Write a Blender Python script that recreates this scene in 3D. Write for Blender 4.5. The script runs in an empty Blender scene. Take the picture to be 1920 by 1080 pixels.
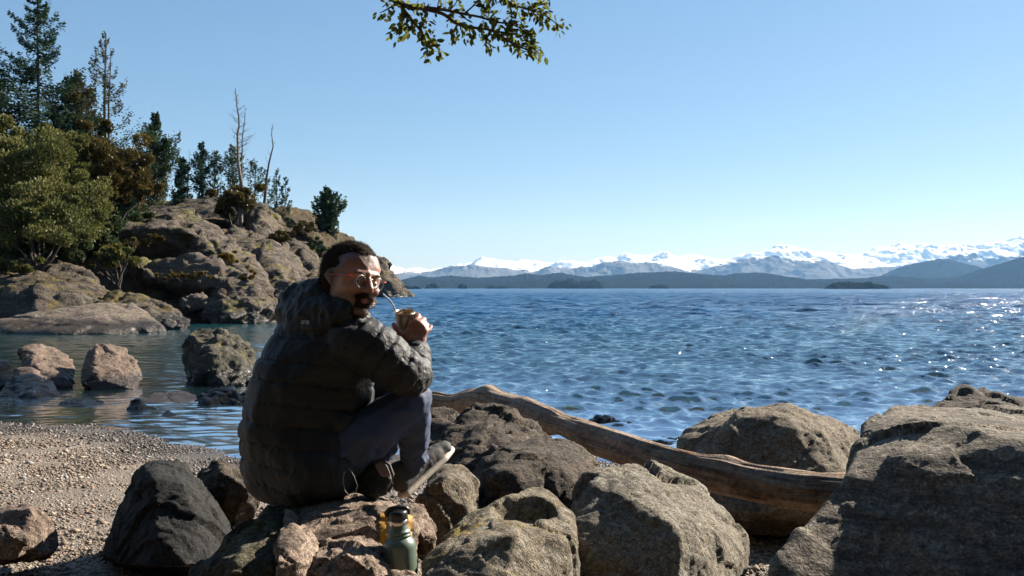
import bpy, bmesh, math, random
import numpy as np
from mathutils import Vector, Matrix
SC = bpy.context.scene
COL = SC.collection
R = math.radians
# ---------------------------------------------------------------- camera
F = 1866.667
CZ = 1.6
cam_d = bpy.data.cameras.new('camera'); cam = bpy.data.objects.new('camera', cam_d); COL.objects.link(cam)
cam_d.lens = 35; cam_d.sensor_width = 36; cam_d.clip_start = 0.05; cam_d.clip_end = 60000
cam.location = (0, 0, CZ); cam.rotation_euler = (R(90), 0, 0)
SC.camera = cam
# ---------------------------------------------------------------- sky and sun
SUN_EL, SUN_AZ = 31.0, 54.0            # azimuth from +Y towards +X
world = bpy.data.worlds.new('World'); SC.world = world; world.use_nodes = True
nt = world.node_tree; bg = nt.nodes['Background']
sky = nt.nodes.new('ShaderNodeTexSky'); sky.sky_type = 'NISHITA'; sky.sun_disc = False
sky.sun_elevation = R(SUN_EL); sky.sun_rotation = R(SUN_AZ); sky.altitude = 800
sky.air_density = 1.0; sky.dust_density = 0.4; sky.ozone_density = 6.5
gm = nt.nodes.new('ShaderNodeGamma'); gm.inputs[1].default_value = 0.57          # film-like compression of the whole sky
nt.links.new(sky.outputs[0], gm.inputs[0]); hs = nt.nodes.new('ShaderNodeHueSaturation'); hs.inputs['Saturation'].default_value = 1.22; nt.links.new(gm.outputs[0], hs.inputs['Color']); nt.links.new(hs.outputs[0], bg.inputs[0]); bg.inputs[1].default_value = 0.099
s = Vector((math.sin(R(SUN_AZ)) * math.cos(R(SUN_EL)), math.cos(R(SUN_AZ)) * math.cos(R(SUN_EL)), math.sin(R(SUN_EL))))
sun_d = bpy.data.lights.new('sun', 'SUN'); sun_d.energy = 5.0; sun_d.angle = R(0.5); sun_d.color = (1, 0.93, 0.83)
sun = bpy.data.objects.new('sun', sun_d); COL.objects.link(sun); sun.rotation_euler = s.to_track_quat('Z', 'Y').to_euler(); sun.location = (60, 50, 80)
SC.view_settings.view_transform = 'Standard'; SC.view_settings.look = 'None'
SC.view_settings.gamma = 1; SC.view_settings.exposure = 1.44; SC.view_settings.use_curve_mapping = False
SC.render.engine = 'CYCLES'
cy = SC.cycles
cy.use_denoising = True; cy.max_bounces = 6; cy.diffuse_bounces = 2; cy.glossy_bounces = 3; cy.transmission_bounces = 4
cy.transparent_max_bounces = 12; cy.volume_bounces = 0; cy.sample_clamp_indirect = 4; cy.caustics_reflective = False; cy.caustics_refractive = False
rng = np.random.default_rng(7)

# ---------------------------------------------------------------- helpers
def P(px, py, d):
    """pixel of the photograph + distance in metres -> point in the place"""
    return ((px - 960) / F * d, d, CZ - (py - 540) / F * d)

_perm = np.random.default_rng(3).permutation(256).astype(np.int64); _perm = np.concatenate([_perm, _perm])
_grad = np.random.default_rng(5).normal(size=(256, 3)); _grad /= np.linalg.norm(_grad, axis=1)[:, None]
def pn(p):
    """gradient noise, roughly -1..1"""
    pi = np.floor(p).astype(np.int64); pf = p - pi; pi &= 255
    u = pf * pf * pf * (pf * (pf * 6 - 15) + 10)
    out = 0
    for dx in (0, 1):
        wx = u[:, 0] if dx else 1 - u[:, 0]
        hx = _perm[(pi[:, 0] + dx) & 255]
        for dy in (0, 1):
            wy = u[:, 1] if dy else 1 - u[:, 1]
            hy = _perm[hx + ((pi[:, 1] + dy) & 255)]
            for dz in (0, 1):
                wz = u[:, 2] if dz else 1 - u[:, 2]
                g = _grad[_perm[hy + ((pi[:, 2] + dz) & 255)]]
                dot = g[:, 0] * (pf[:, 0] - dx) + g[:, 1] * (pf[:, 1] - dy) + g[:, 2] * (pf[:, 2] - dz)
                out = out + wx * wy * wz * dot
    return out * 1.6
def fbm(p, oct=4, gain=0.5, lac=2.03):
    o = 0; a = 1.0
    for k in range(oct):
        o = o + a * pn(p + 17.3 * k); p = p * lac; a *= gain
    return o
def ridged(p, oct=4, gain=0.5):
    o = 0; a = 1.0
    for k in range(oct):
        o = o + a * (1 - np.abs(pn(p + 31.7 * k)) * 2); p = p * 2.1; a *= gain
    return o
def facet(p, seed=0):
    """cellular facets: each cell has its own tilted plane, returns offset"""
    pi = np.floor(p).astype(np.int64)
    best = np.full(len(p), 9.0); sec = np.full(len(p), 9.0); val = np.zeros(len(p))
    for dx in (-1, 0, 1):
        for dy in (-1, 0, 1):
            for dz in (-1, 0, 1):
                c = pi + np.array([dx, dy, dz]); h = _perm[(_perm[(_perm[(c[:, 0] + seed) & 255] + c[:, 1]) & 255] + c[:, 2]) & 255]
                g = _grad[h]; q = p - (c + 0.5 + g * 0.45)
                dist = (q * q).sum(1)
                g2 = _grad[(h * 7 + 13) & 255]
                v = (q * g2).sum(1) + g[:, 2] * 0.35
                m = dist < best
                sec = np.where(m, best, np.minimum(sec, dist)); val = np.where(m, v, val); best = np.where(m, dist, best)
    return val, np.sqrt(sec) - np.sqrt(best)
def sstep(a, b, x):
    t = np.clip((x - a) / (b - a), 0, 1); return t * t * (3 - 2 * t)

def mesh_obj(name, verts, faces, mat=None, parent=None, smooth=True, origin=None):
    me = bpy.data.meshes.new(name)
    verts = np.asarray(verts, dtype=np.float64)
    if origin is not None: verts = verts - np.asarray(origin)
    if isinstance(faces, np.ndarray):
        n = faces.shape[1]; nf = len(faces)
        me.vertices.add(len(verts)); me.vertices.foreach_set('co', verts.astype(np.float32).ravel())
        me.loops.add(nf * n); me.loops.foreach_set('vertex_index', faces.astype(np.int32).ravel())
        me.polygons.add(nf); me.polygons.foreach_set('loop_start', np.arange(0, nf * n, n, dtype=np.int32))
        me.update(calc_edges=True)
    else:
        me.from_pydata([tuple(v) for v in verts], [], [tuple(f) for f in faces]); me.update()
    if smooth: me.polygons.foreach_set('use_smooth', np.ones(len(me.polygons), dtype=bool))
    if mat: me.materials.append(mat)
    o = bpy.data.objects.new(name, me); COL.objects.link(o)
    if parent is not None: o.parent = parent
    if origin is not None: o.location = tuple(origin)
    return o
def tag(o, label=None, cat=None, group=None, kind=None):
    if label: o['label'] = label
    if cat: o['category'] = cat
    if group: o['group'] = group
    if kind: o['kind'] = kind
    return o
def empty(name, loc=(0, 0, 0)):
    o = bpy.data.objects.new(name, None); COL.objects.link(o); o.location = loc; o.empty_display_size = 0.1
    return o
def adopt(o, root):
    """parent a mesh built in world space to a thing's empty"""
    o.parent = root; o.location = Vector(o.location) - Vector(root.location); return o

# ---- unit icosphere vertices used for hull shapes
def _ico(sub):
    bm = bmesh.new(); bmesh.ops.create_icosphere(bm, subdivisions=sub, radius=1.0)
    v = np.array([x.co[:] for x in bm.verts]); f = np.array([[q.index for q in fc.verts] for fc in bm.faces]); bm.free(); return v, f
ICO1, ICO1F = _ico(1)
ICO2, ICO2F = _ico(2)
def add_hull(bm, pts, ball=ICO2):
    """pts: list of (x,y,z) or (x,y,z,r); adds their convex hull as a closed shell"""
    co = []
    for p in pts:
        if len(p) > 3 and p[3] > 0: co += [tuple(np.array(p[:3]) + p[3] * b) for b in ball]
        else: co.append(tuple(p[:3]))
    vs = [bm.verts.new(c) for c in co]
    r = bmesh.ops.convex_hull(bm, input=vs, use_existing_faces=False)
    dead = [e for e in r['geom_interior'] if isinstance(e, bmesh.types.BMVert)] + [e for e in r['geom_unused'] if isinstance(e, bmesh.types.BMVert)]
    dead = [v for v in set(dead) if v.is_valid and not v.link_faces]
    if dead: bmesh.ops.delete(bm, geom=dead, context='VERTS')
def shell(hulls, voxel, ball=ICO2):
    """union of hulls by voxel remesh -> verts, quad/tri faces as arrays"""
    bm = bmesh.new()
    for h in hulls: add_hull(bm, h, ball)
    me = bpy.data.meshes.new('tmp'); bm.to_mesh(me); bm.free()
    o = bpy.data.objects.new('tmp', me); COL.objects.link(o)
    m = o.modifiers.new('r', 'REMESH'); m.mode = 'VOXEL'; m.voxel_size = voxel; m.adaptivity = 0
    dg = bpy.context.evaluated_depsgraph_get(); ev = o.evaluated_get(dg); em = ev.to_mesh()
    V = np.empty(len(em.vertices) * 3, np.float32); em.vertices.foreach_get('co', V); V = V.reshape(-1, 3).astype(np.float64)
    n = len(em.polygons); ls = np.empty(n, np.int32); lt = np.empty(n, np.int32); em.polygons.foreach_get('loop_start', ls); em.polygons.foreach_get('loop_total', lt)
    li = np.empty(len(em.loops), np.int32); em.loops.foreach_get('vertex_index', li)
    q = ls[lt == 4]; Fq = np.stack([li[q + k] for k in range(4)], 1)
    ev.to_mesh_clear(); bpy.data.objects.remove(o); bpy.data.meshes.remove(me)
    return V, Fq
def relax(V, Fq, it=3, k=0.5):
    a = np.concatenate([Fq[:, 0], Fq[:, 1], Fq[:, 2], Fq[:, 3]]); b = np.concatenate([Fq[:, 1], Fq[:, 2], Fq[:, 3], Fq[:, 0]])
    n = len(V); deg = np.bincount(a, minlength=n) + np.bincount(b, minlength=n); deg = np.maximum(deg, 1)
    for _ in range(it):
        S = np.stack([np.bincount(a, V[b, c], n) + np.bincount(b, V[a, c], n) for c in range(3)], 1) / deg[:, None]
        V = V + (S - V) * k
    return V
def vnormals(V, Fq):
    n = np.cross(V[Fq[:, 2]] - V[Fq[:, 0]], V[Fq[:, 3]] - V[Fq[:, 1]])
    N = np.zeros_like(V)
    for k in range(4):
        for c in range(3): N[:, c] += np.bincount(Fq[:, k], n[:, c], len(V))
    return N / np.maximum(np.linalg.norm(N, axis=1), 1e-9)[:, None]

# ---------------------------------------------------------------- material helpers
class NB:
    def __init__(s, name):
        s.m = bpy.data.materials.new(name); s.m.use_nodes = True; s.t = s.m.node_tree; s.t.nodes.clear()
        s.out = s.n('ShaderNodeOutputMaterial')
    def n(s, typ, **kw):
        x = s.t.nodes.new(typ)
        for k, v in kw.items():
            if k.startswith('_'): setattr(x, k[1:], v)
            else:
                key = k.replace('__', ' ')
                i = x.inputs[int(key[1:])] if key[0] == 'i' and key[1:].isdigit() else x.inputs[key]
                if isinstance(v, bpy.types.NodeSocket): s.t.links.new(v, i)
                else: i.default_value = v
        return x
    def noise(s, vec, scale, detail=4, rough=0.55, dist=0.0):
        return s.n('ShaderNodeTexNoise', Vector=vec, Scale=scale, Detail=detail, Roughness=rough, Distortion=dist).outputs['Fac']
    def ramp(s, fac, stops, interp='LINEAR'):
        r = s.n('ShaderNodeValToRGB', Fac=fac); e = r.color_ramp.elements; r.color_ramp.interpolation = interp
        while len(e) < len(stops): e.new(0.5)
        for x, (p, c) in zip(e, stops):
            x.position = p; x.color = (c, c, c, 1) if isinstance(c, (int, float)) else (*c, 1)
        return r.outputs[0]
    def mix(s, fac, a, b, mode='MIX'):
        x = s.t.nodes.new('ShaderNodeMix'); x.data_type = 'RGBA'; x.blend_type = mode
        for i, v in ((0, fac), (6, a), (7, b)):
            if isinstance(v, bpy.types.NodeSocket): s.t.links.new(v, x.inputs[i])
            elif i == 0: x.inputs[0].default_value = v
            else: x.inputs[i].default_value = (*v, 1) if len(v) == 3 else v
        return x.outputs[2]
    def math(s, op, a, b=0.0, c=None, clamp=False):
        x = s.t.nodes.new('ShaderNodeMath'); x.operation = op; x.use_clamp = clamp
        for i, v in enumerate((a, b, c)):
            if v is None: continue
            if isinstance(v, bpy.types.NodeSocket): s.t.links.new(v, x.inputs[i])
            else: x.inputs[i].default_value = v
        return x.outputs[0]
    def bump(s, h, strength=0.5, dist=0.02, normal=None):
        kw = dict(Height=h, Strength=strength, Distance=dist)
        b = s.n('ShaderNodeBump', **kw)
        if normal is not None: s.t.links.new(normal, b.inputs['Normal'])
        return b.outputs['Normal']
    def bsdf(s, **kw):
        b = s.n('ShaderNodeBsdfPrincipled', **kw); s.t.links.new(b.outputs[0], s.out.inputs[0]); return b
def obj_coords(b):
    """object coordinates shifted by the object's own random number"""
    tc = b.n('ShaderNodeTexCoord').outputs['Object']; oi = b.n('ShaderNodeObjectInfo').outputs['Random']
    sc = b.n('ShaderNodeVectorMath', _operation='SCALE', Scale=37.0); cx = b.n('ShaderNodeCombineXYZ', X=oi, Y=oi, Z=oi); b.t.links.new(cx.outputs[0], sc.inputs[0])
    ad = b.n('ShaderNodeVectorMath', _operation='ADD'); b.t.links.new(tc, ad.inputs[0]); b.t.links.new(sc.outputs[0], ad.inputs[1])
    return ad.outputs[0]
def plain(name, col, rough=0.6, metal=0.0, **kw):
    b = NB(name); b.bsdf(Base__Color=(*col, 1), Roughness=rough, Metallic=metal, **kw); return b.m
# ================================================================ far country
def forest_mat(name, c1, c2, sc):
    b = NB(name); g = b.n('ShaderNodeNewGeometry').outputs['Position']
    n = b.noise(g, sc, 5, 0.7); c = b.mix(b.ramp(n, [(0.35, 0.0), (0.65, 1.0)]), c1, c2)
    b.bsdf(Base__Color=c, Roughness=1.0, **{'Specular IOR Level': 0.0}, Normal=b.bump(b.noise(g, sc * 2, 4, 0.7), 1.0, 1.0 / sc)); return b.m
def snow_mat(name, line, soft, bare=(0.10, 0.10, 0.11)):
    b = NB(name); geo = b.n('ShaderNodeNewGeometry'); g = geo.outputs['Position']
    sep = b.n('ShaderNodeSeparateXYZ', Vector=g); nz = b.n('ShaderNodeSeparateXYZ', Vector=geo.outputs['Normal']).outputs['Z']
    n1 = b.noise(g, 0.006, 6, 0.65); n2 = b.noise(g, 0.03, 5, 0.7)
    h = b.math('ADD', sep.outputs['Z'], b.math('MULTIPLY', b.math('SUBTRACT', n1, 0.5), soft * 2.4))
    h = b.math('ADD', h, b.math('MULTIPLY', b.math('SUBTRACT', n2, 0.5), soft * 0.55))
    h = b.math('ADD', h, b.math('MULTIPLY', b.math('SUBTRACT', nz, 0.8), soft * 1.5))
    f = b.math('DIVIDE', b.math('SUBTRACT', h, line), soft * 0.25, clamp=True)
    rock = b.mix(n2, bare, (0.16, 0.15, 0.15))
    c = b.mix(f, rock, (0.94, 0.95, 0.97))
    b.bsdf(Base__Color=c, Roughness=1.0, **{'Specular IOR Level': 0.0}, Normal=b.bump(b.noise(g, 0.012, 7, 0.7), 0.9, 30)); return b.m

def ridge(name, prof, D, W, mat, label, cat, jag, rough, x0, x1, step=2.5, rows=40, seed=0.0, back=0.35, kind='structure'):
    px = np.arange(x0, x1 + step, step); xs = np.array([p[0] for p in prof], float); ys = np.array([p[1] for p in prof], float)
    H = (540 - np.interp(px, xs, ys)) / F * D + CZ
    X = (px - 960) / F * D
    t = np.concatenate([-np.linspace(back, 0.02, rows // 3), np.linspace(0, 1, rows) ** 1.2])
    XX, TT = np.meshgrid(X, t); HH = np.broadcast_to(H, XX.shape)
    a = np.abs(TT) / np.where(TT < 0, back, 1)
    pts = np.stack([XX.ravel() / (W * 0.35), TT.ravel() * 2.2, np.full(XX.size, seed)], 1)
    r = (ridged(pts, 6, 0.55) - 1.0).reshape(XX.shape)
    env = np.clip(1 - a, 0, 1)
    hh = HH * (env ** 1.15) + HH * rough * r * np.sqrt(np.clip(a * (1 - a) * 4, 0, 1)) * env
    fine = fbm(np.stack([XX.ravel() / (jag * 4), TT.ravel() * W / (jag * 4), np.full(XX.size, seed + 5)], 1), 4, 0.6).reshape(XX.shape)
    hh = hh + fine * jag * (0.35 + 0.65 * env) * np.minimum(1, HH / (jag * 6))
    hh = np.where(a > 0.985, -3, hh)
    YY = D - TT * W
    V = np.stack([XX.ravel(), YY.ravel(), hh.ravel()], 1)
    nr, nc = XX.shape; i = np.arange(nr - 1)[:, None] * nc + np.arange(nc - 1)[None]; i = i.ravel()
    o = mesh_obj(name, V, np.stack([i, i + nc, i + nc + 1, i + 1], 1), mat)
    return tag(o, label, cat, None, kind)

far_prof = [(300, 505), (600, 500), (720, 493), (761, 506), (787, 502), (804, 507), (823, 502), (836, 504), (854, 497), (889, 492), (904, 484), (936, 487), (970, 493), (1003, 489), (1026, 494), (1070, 489), (1095, 493), (1123, 485), (1151, 486), (1172, 474), (1189, 478), (1214, 479), (1240, 472), (1251, 478), (1276, 481), (1298, 477), (1319, 481), (1335, 486), (1355, 487), (1387, 480), (1423, 473), (1458, 458), (1484, 460), (1510, 468), (1532, 473), (1555, 473), (1581, 483), (1607, 481), (1642, 463), (1658, 462), (1687, 455), (1707, 460), (1723, 458), (1742, 463), (1768, 461), (1813, 459), (1830, 459), (1859, 454), (1891, 449), (1920, 442), (2000, 435), (2150, 440), (2400, 450)]
mid_prof = [(600, 520), (740, 516), (798, 514), (854, 500), (889, 497), (936, 503), (965, 508), (1000, 512), (1026, 499), (1050, 505), (1070, 506), (1110, 500), (1150, 490), (1190, 493), (1230, 496), (1260, 503), (1300, 513), (1340, 500), (1387, 488), (1423, 480), (1458, 484), (1500, 487), (1532, 484), (1570, 497), (1600, 506), (1640, 502), (1690, 500), (1750, 490), (1790, 478), (1813, 470), (1850, 468), (1880, 464), (1920, 458), (2100, 462), (2400, 470)]
near_prof = [(500, 526), (745, 527), (786, 517), (811, 520), (845, 517), (895, 521), (964, 517), (986, 513), (1014, 516), (1051, 511), (1067, 515), (1098, 520), (1136, 517), (1201, 511), (1264, 509), (1314, 514), (1358, 517), (1377, 513), (1406, 511), (1439, 512), (1468, 517), (1500, 525), (1558, 523), (1623, 522), (1639, 519), (1671, 517), (1697, 520), (1720, 523), (1784, 521), (1804, 517), (1833, 507), (1881, 493), (1920, 481), (2050, 465), (2300, 470)]
hill_prof = [(1600, 534), (1652, 517), (1687, 501), (1720, 493), (1758, 486), (1784, 487), (1817, 497), (1850, 508), (1900, 530), (1930, 536)]
M_snow = snow_mat('snow and rock', 150, 90)
M_snow2 = snow_mat('bare slopes with snow patches', 240, 150, (0.07, 0.095, 0.11))
M_forest = forest_mat('dark forest', (0.008, 0.013, 0.012), (0.022, 0.028, 0.024), 0.03)
ridge('snowy_mountains', far_prof, 9200, 2200, M_snow, None, None, 9, 0.30, 300, 2400, 2.5, 60, 1.3)
ridge('mountain_slopes', mid_prof, 7600, 1500, M_snow2, None, None, 7, 0.35, 600, 2400, 2.5, 44, 8.1)
ridge('wooded_hill', hill_prof, 5200, 900, M_forest, None, None, 4, 0.12, 1600, 1930, 2.5, 24, 4.2)
ridge('wooded_hills', near_prof, 3900, 900, M_forest, None, None, 3.2, 0.16, 500, 2300, 2.0, 34, 2.7)
M_isle = forest_mat('island trees', (0.006, 0.011, 0.007), (0.018, 0.026, 0.014), 0.12)
def island(x0, x1, top, D, label, seed, small=False):
    n = max(12, int((x1 - x0) * 1.6)); w = (x1 - x0) / F * D; cx = ((x0 + x1) / 2 - 960) / F * D; H = (540 - top) / F * D + CZ
    u = np.linspace(-1, 1, n); v = np.linspace(-1, 1, 16); U, W_ = np.meshgrid(u, v)
    r2 = U ** 2 + W_ ** 2; base = np.clip(1 - np.abs(U) ** 3.2, 0, 1) * np.clip(1 - W_ ** 2, 0, 1)
    q = np.stack([U.ravel() * w / 2 / 14 + seed, W_.ravel() * 3, np.full(U.size, seed)], 1)
    f = fbm(q, 4, 0.7).reshape(U.shape)
    big = fbm(np.stack([U.ravel() * 2 + seed, W_.ravel() * .5, np.full(U.size, seed)], 1), 2).reshape(U.shape)
    Z = base ** 0.45 * H * (0.82 + 0.3 * big + 0.28 * f) - 0.6
    Z = np.where(base < 0.02, -1.0, Z)
    V = np.stack([cx + U.ravel() * w / 2, D + W_.ravel() * w * 0.3, Z.ravel()], 1)
    i = (np.arange(15)[:, None] * n + np.arange(n - 1)[None]).ravel()
    tag(mesh_obj('wooded_island', V, np.stack([i, i + 1, i + n + 1, i + n], 1), M_isle), label, 'island', 'low wooded islands on the lake')
island(1026, 1132, 524, 2500, 'widest low wooded island, below the twin snowy peaks near mid lake', 1.1)
island(1552, 1660, 527, 1700, 'darkest wooded island, in front of the right-hand hills', 5.2)
island(797, 823, 531, 2300, 'round wooded islet nearest the rocky point', 2.9)
island(857, 877, 532, 2300, 'tiny domed islet, second from the rocky point', 3.7)
island(912, 954, 534.5, 2400, 'flat long islet between the domed islet and the widest island', 4.4)
island(1216, 1254, 533, 2400, 'low islet just right of the widest island', 6.1)
island(750, 790, 535, 1500, 'thin dark line of trees on an islet touching the rocky point', 7.3)

# ================================================================ beach and lake bed
def shore_y(x):
    return np.interp(x, [-60, -30, -14, -8, -6.2, -4.5, -3.3, -2.5, -1.5, 0, 1.2, 2, 3.5, 6, 12, 40], [30, 24, 16.5, 13.2, 11.9, 11.2, 10.2, 9.2, 8.6, 9.6, 9.4, 8.7, 8.6, 9.4, 11, 16])
def ground_h(x, y):
    s = shore_y(x) + 0.12 * np.sin(x * 2.3) + 0.06 * np.sin(x * 6.1 + 1)
    d = s - y
    up = np.where(d > 0, 0.042 * d, 0)
    # sheltered shallow bay at the left, deeper to the right
    sl = np.interp(x, [-40, -10, -4, 2, 10], [0.035, 0.045, 0.06, 0.10, 0.10])
    dn = np.where(d < 0, np.minimum(-d * sl, 0.5 + 0.04 * (-d)), 0)
    return up - np.minimum(dn, 7.0) + 0.02 * np.sin(x * 1.7 + y * 0.9) * np.clip(d * 0.3, 0, 1)
xs = np.concatenate([-np.geomspace(4000, 9, 30), np.linspace(-8.6, 8.6, 150), np.geomspace(9, 4000, 30)])
ysg = np.concatenate([-np.geomspace(400, 6, 14), np.linspace(-5, 16, 150), np.geomspace(16.4, 9500, 40)])
GX, GY = np.meshgrid(xs, ysg); GZ = ground_h(GX.ravel(), GY.ravel()); GZ += 0.012 * fbm(np.stack([GX.ravel() * 1.5, GY.ravel() * 1.5, GX.ravel() * 0], 1), 3)
nc = len(xs); i = (np.arange(len(ysg) - 1)[:, None] * nc + np.arange(nc - 1)[None]).ravel()
b = NB('pebble beach'); g = b.n('ShaderNodeNewGeometry').outputs['Position']
vo = b.n('ShaderNodeTexVoronoi', Vector=g, Scale=70.0); vd = vo.outputs['Distance']
c1 = b.ramp(b.n('ShaderNodeSeparateColor', Color=vo.outputs['Color']).outputs[0], [(0, (0.07, 0.055, 0.04)), (0.35, (0.16, 0.12, 0.085)), (0.7, (0.25, 0.19, 0.14)), (1, (0.34, 0.28, 0.21))])
c1 = b.mix(b.ramp(b.noise(g, 0.9, 4), [(0.35, 0.0), (0.7, 0.6)]), c1, (0.12, 0.10, 0.08))
zz = b.n('ShaderNodeSeparateXYZ', Vector=g).outputs['Z']; wet = b.math('DIVIDE', b.math('SUBTRACT', 0.075, zz), 0.05, clamp=True)
c1 = b.mix(b.math('MULTIPLY', wet, 0.62), c1, (0.03, 0.026, 0.02))
b.bsdf(Base__Color=c1, Roughness=b.math('SUBTRACT', 0.85, b.math('MULTIPLY', wet, 0.45)), Normal=b.bump(b.math('SUBTRACT', 1.0, vd), 0.9, 0.015))
M_beach = b.m
tag(mesh_obj('beach', np.stack([GX.ravel(), GY.ravel(), GZ], 1), np.stack([i, i + 1, i + nc + 1, i + nc], 1), M_beach), kind='structure')

# ================================================================ lake
def calm(x, y):
    """1 open lake, small in the bay behind the headland and along the beach"""
    az = x / np.maximum(y, 1)
    c = sstep(-0.30, -0.06, az) * 0.85 + 0.15
    far = sstep(60, 160, y)
    c = np.maximum(c, far * sstep(-0.25, -0.1, az))
    off = sstep(0.0, 7.0, y - shore_y(x)) * 0.4 + 0.6
    return np.minimum(c, 1) * off
rr = np.concatenate([np.linspace(5.5, 7.9, 8), np.geomspace(8, 75, 780), np.geomspace(75.5, 420, 380), np.geomspace(430, 9300, 60)])
aa = np.radians(np.concatenate([np.linspace(-75, -34, 40), np.linspace(-33.8, 33.8, 640), np.linspace(34.2, 75, 40)]))
RR, AA = np.meshgrid(rr, aa, indexing='ij'); WX = (RR * np.sin(AA)).ravel(); WY = (RR * np.cos(AA)).ravel()
dr = RR.ravel() * 0.0028 + sstep(60, 90, RR.ravel()) * RR.ravel() * 0.0018
z = np.zeros_like(WX); ox = np.zeros_like(WX); oy = np.zeros_like(WX)
wr = np.random.default_rng(21)
wind = R(200)    # travel direction of the chop
for k in range(76):
    lam = 0.15 * (5.5) ** (wr.random() ** 1.05) if k < 56 else 1.0 + 3 * wr.random(); th = wind + wr.normal() * 0.55; kk = 2 * math.pi / lam
    amp = (0.0138 if k < 56 else 0.0120) * lam ** 0.9 * (0.6 + 0.8 * wr.random()); ph = wr.random() * 6.28
    kx, ky = kk * math.sin(th), kk * math.cos(th)
    fade = 1 - sstep(lam / 6, lam / 2.4, dr)
    if k >= 56: fade = (1 - sstep(lam / 3.5, lam / 1.2, dr)) * (0.12 + 0.88 * sstep(22, 80, RR.ravel()))
    a = kx * WX + ky * WY + ph
    z += amp * fade * np.cos(a); ox -= amp * 0.7 * fade * math.sin(th) * np.sin(a); oy -= amp * 0.7 * fade * math.cos(th) * np.sin(a)
cm = calm(WX, WY)
grp = 0.8 + 0.35 * fbm(np.stack([WX / 5, WY / 7, WX * 0], 1), 2)
V = np.stack([WX + ox * cm * grp, WY + oy * cm * grp, z * cm * grp], 1)
nA = len(aa); i = (np.arange(len(rr) - 1)[:, None] * nA + np.arange(nA - 1)[None]).ravel()
b = NB('lake water'); g = b.n('ShaderNodeNewGeometry').outputs['Position']
at = b.n('ShaderNodeAttribute', _attribute_name='water'); sp = b.n('ShaderNodeSeparateColor', Color=at.outputs['Color'])
chop, murk, open_ = sp.outputs[0], sp.outputs[1], sp.outputs[2]
mp = b.n('ShaderNodeMapping', Vector=g); mp.inputs['Scale'].default_value = (0.75, 1.25, 1); mp.inputs['Rotation'].default_value = (0, 0, R(18))
def ncol(sc, det, vec=None):
    n = b.n('ShaderNodeTexNoise', Vector=vec or mp.outputs[0], Scale=sc, Detail=det, Roughness=0.6, Distortion=0.25); v = b.n('ShaderNodeVectorMath', _operation='SUBTRACT'); b.t.links.new(n.outputs['Color'], v.inputs[0]); v.inputs[1].default_value = (0.5, 0.5, 0.5); return v.outputs[0]
def vscale(v, k):
    x = b.n('ShaderNodeVectorMath', _operation='SCALE'); b.t.links.new(v, x.inputs[0])
    if isinstance(k, bpy.types.NodeSocket): b.t.links.new(k, x.inputs['Scale'])
    else: x.inputs['Scale'].default_value = k
    return x.outputs[0]
def vadd(u, v):
    x = b.n('ShaderNodeVectorMath', _operation='ADD'); b.t.links.new(u, x.inputs[0]); b.t.links.new(v, x.inputs[1]); return x.outputs[0]
gust = b.ramp(b.noise(g, 0.05, 4, 0.6), [(0.32, 0.5), (0.68, 1.3)])
slope = vadd(vadd(vscale(ncol(1.7, 2), 0.62), vscale(ncol(0.22, 2), b.math('MULTIPLY', at.outputs['Alpha'], 0.75))), vadd(vscale(ncol(5.0, 3), 0.85), vscale(ncol(16, 2), 0.40)))
spk = ncol(26, 0); ln_ = b.n('ShaderNodeVectorMath', _operation='LENGTH'); b.t.links.new(spk, ln_.inputs[0]); steep = vscale(spk, b.math('MULTIPLY', b.math('POWER', b.math('MULTIPLY', ln_.outputs['Value'], 2.6), 5.0), b.math('ADD', 0.5, b.math('MULTIPLY', at.outputs['Alpha'], 2.6))))
slope = vadd(slope, steep)
slope = vscale(slope, b.math('MULTIPLY', gust, b.math('ADD', b.math('MULTIPLY', chop, 1.7), 0.05)))
fl = b.n('ShaderNodeVectorMath', _operation='MULTIPLY'); b.t.links.new(slope, fl.inputs[0]); fl.inputs[1].default_value = (1, 1, 0)
nv = b.n('ShaderNodeVectorMath', _operation='NORMALIZE'); b.t.links.new(vadd(b.n('ShaderNodeNewGeometry').outputs['Normal'], fl.outputs[0]), nv.inputs[0]); nrm = nv.outputs[0]
deepc = b.mix(open_, (0.003, 0.046, 0.052), (0.001, 0.050, 0.130))
rough = b.math('ADD', 0.10, b.math('MULTIPLY', at.outputs['Alpha'], 0.16))
dif = b.n('ShaderNodeBsdfPrincipled', Base__Color=deepc, Roughness=rough, IOR=1.333, Normal=nrm)
tr = b.n('ShaderNodeBsdfTransparent', Color=(0.80, 0.93, 0.90, 1))
gl = b.n('ShaderNodeBsdfGlossy', Color=(1, 1, 1, 1), Roughness=0.12, Normal=nrm)
fr = b.n('ShaderNodeFresnel', IOR=1.333, Normal=nrm)
clear = b.n('ShaderNodeMixShader', Fac=fr.outputs[0]); b.t.links.new(tr.outputs[0], clear.inputs[1]); b.t.links.new(gl.outputs[0], clear.inputs[2])
mx = b.n('ShaderNodeMixShader', Fac=murk); b.t.links.new(clear.outputs[0], mx.inputs[1]); b.t.links.new(dif.outputs[0], mx.inputs[2])
b.t.links.new(mx.outputs[0], b.out.inputs[0])
M_water = b.m
lake = mesh_obj('lake', V, np.stack([i, i + nA, i + nA + 1, i + 1], 1), M_water)
tag(lake, kind='structure')
dep = np.maximum(0, -ground_h(WX, WY)); murkv = 1 - np.exp(-(dep / 1.1) ** 1.1)
ca = lake.data.color_attributes.new('water', 'FLOAT_COLOR', 'POINT')
cc = np.stack([cm * (0.55 + 0.75 * sstep(8, 70, WY)), murkv, sstep(0.5, 3.0, dep) * sstep(-0.33, -0.12, WX / np.maximum(WY, 1)) * sstep(12, 34, WY), sstep(9, 90, WY)], 1).astype(np.float32)
ca.data.foreach_set('color', cc.ravel())

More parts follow.
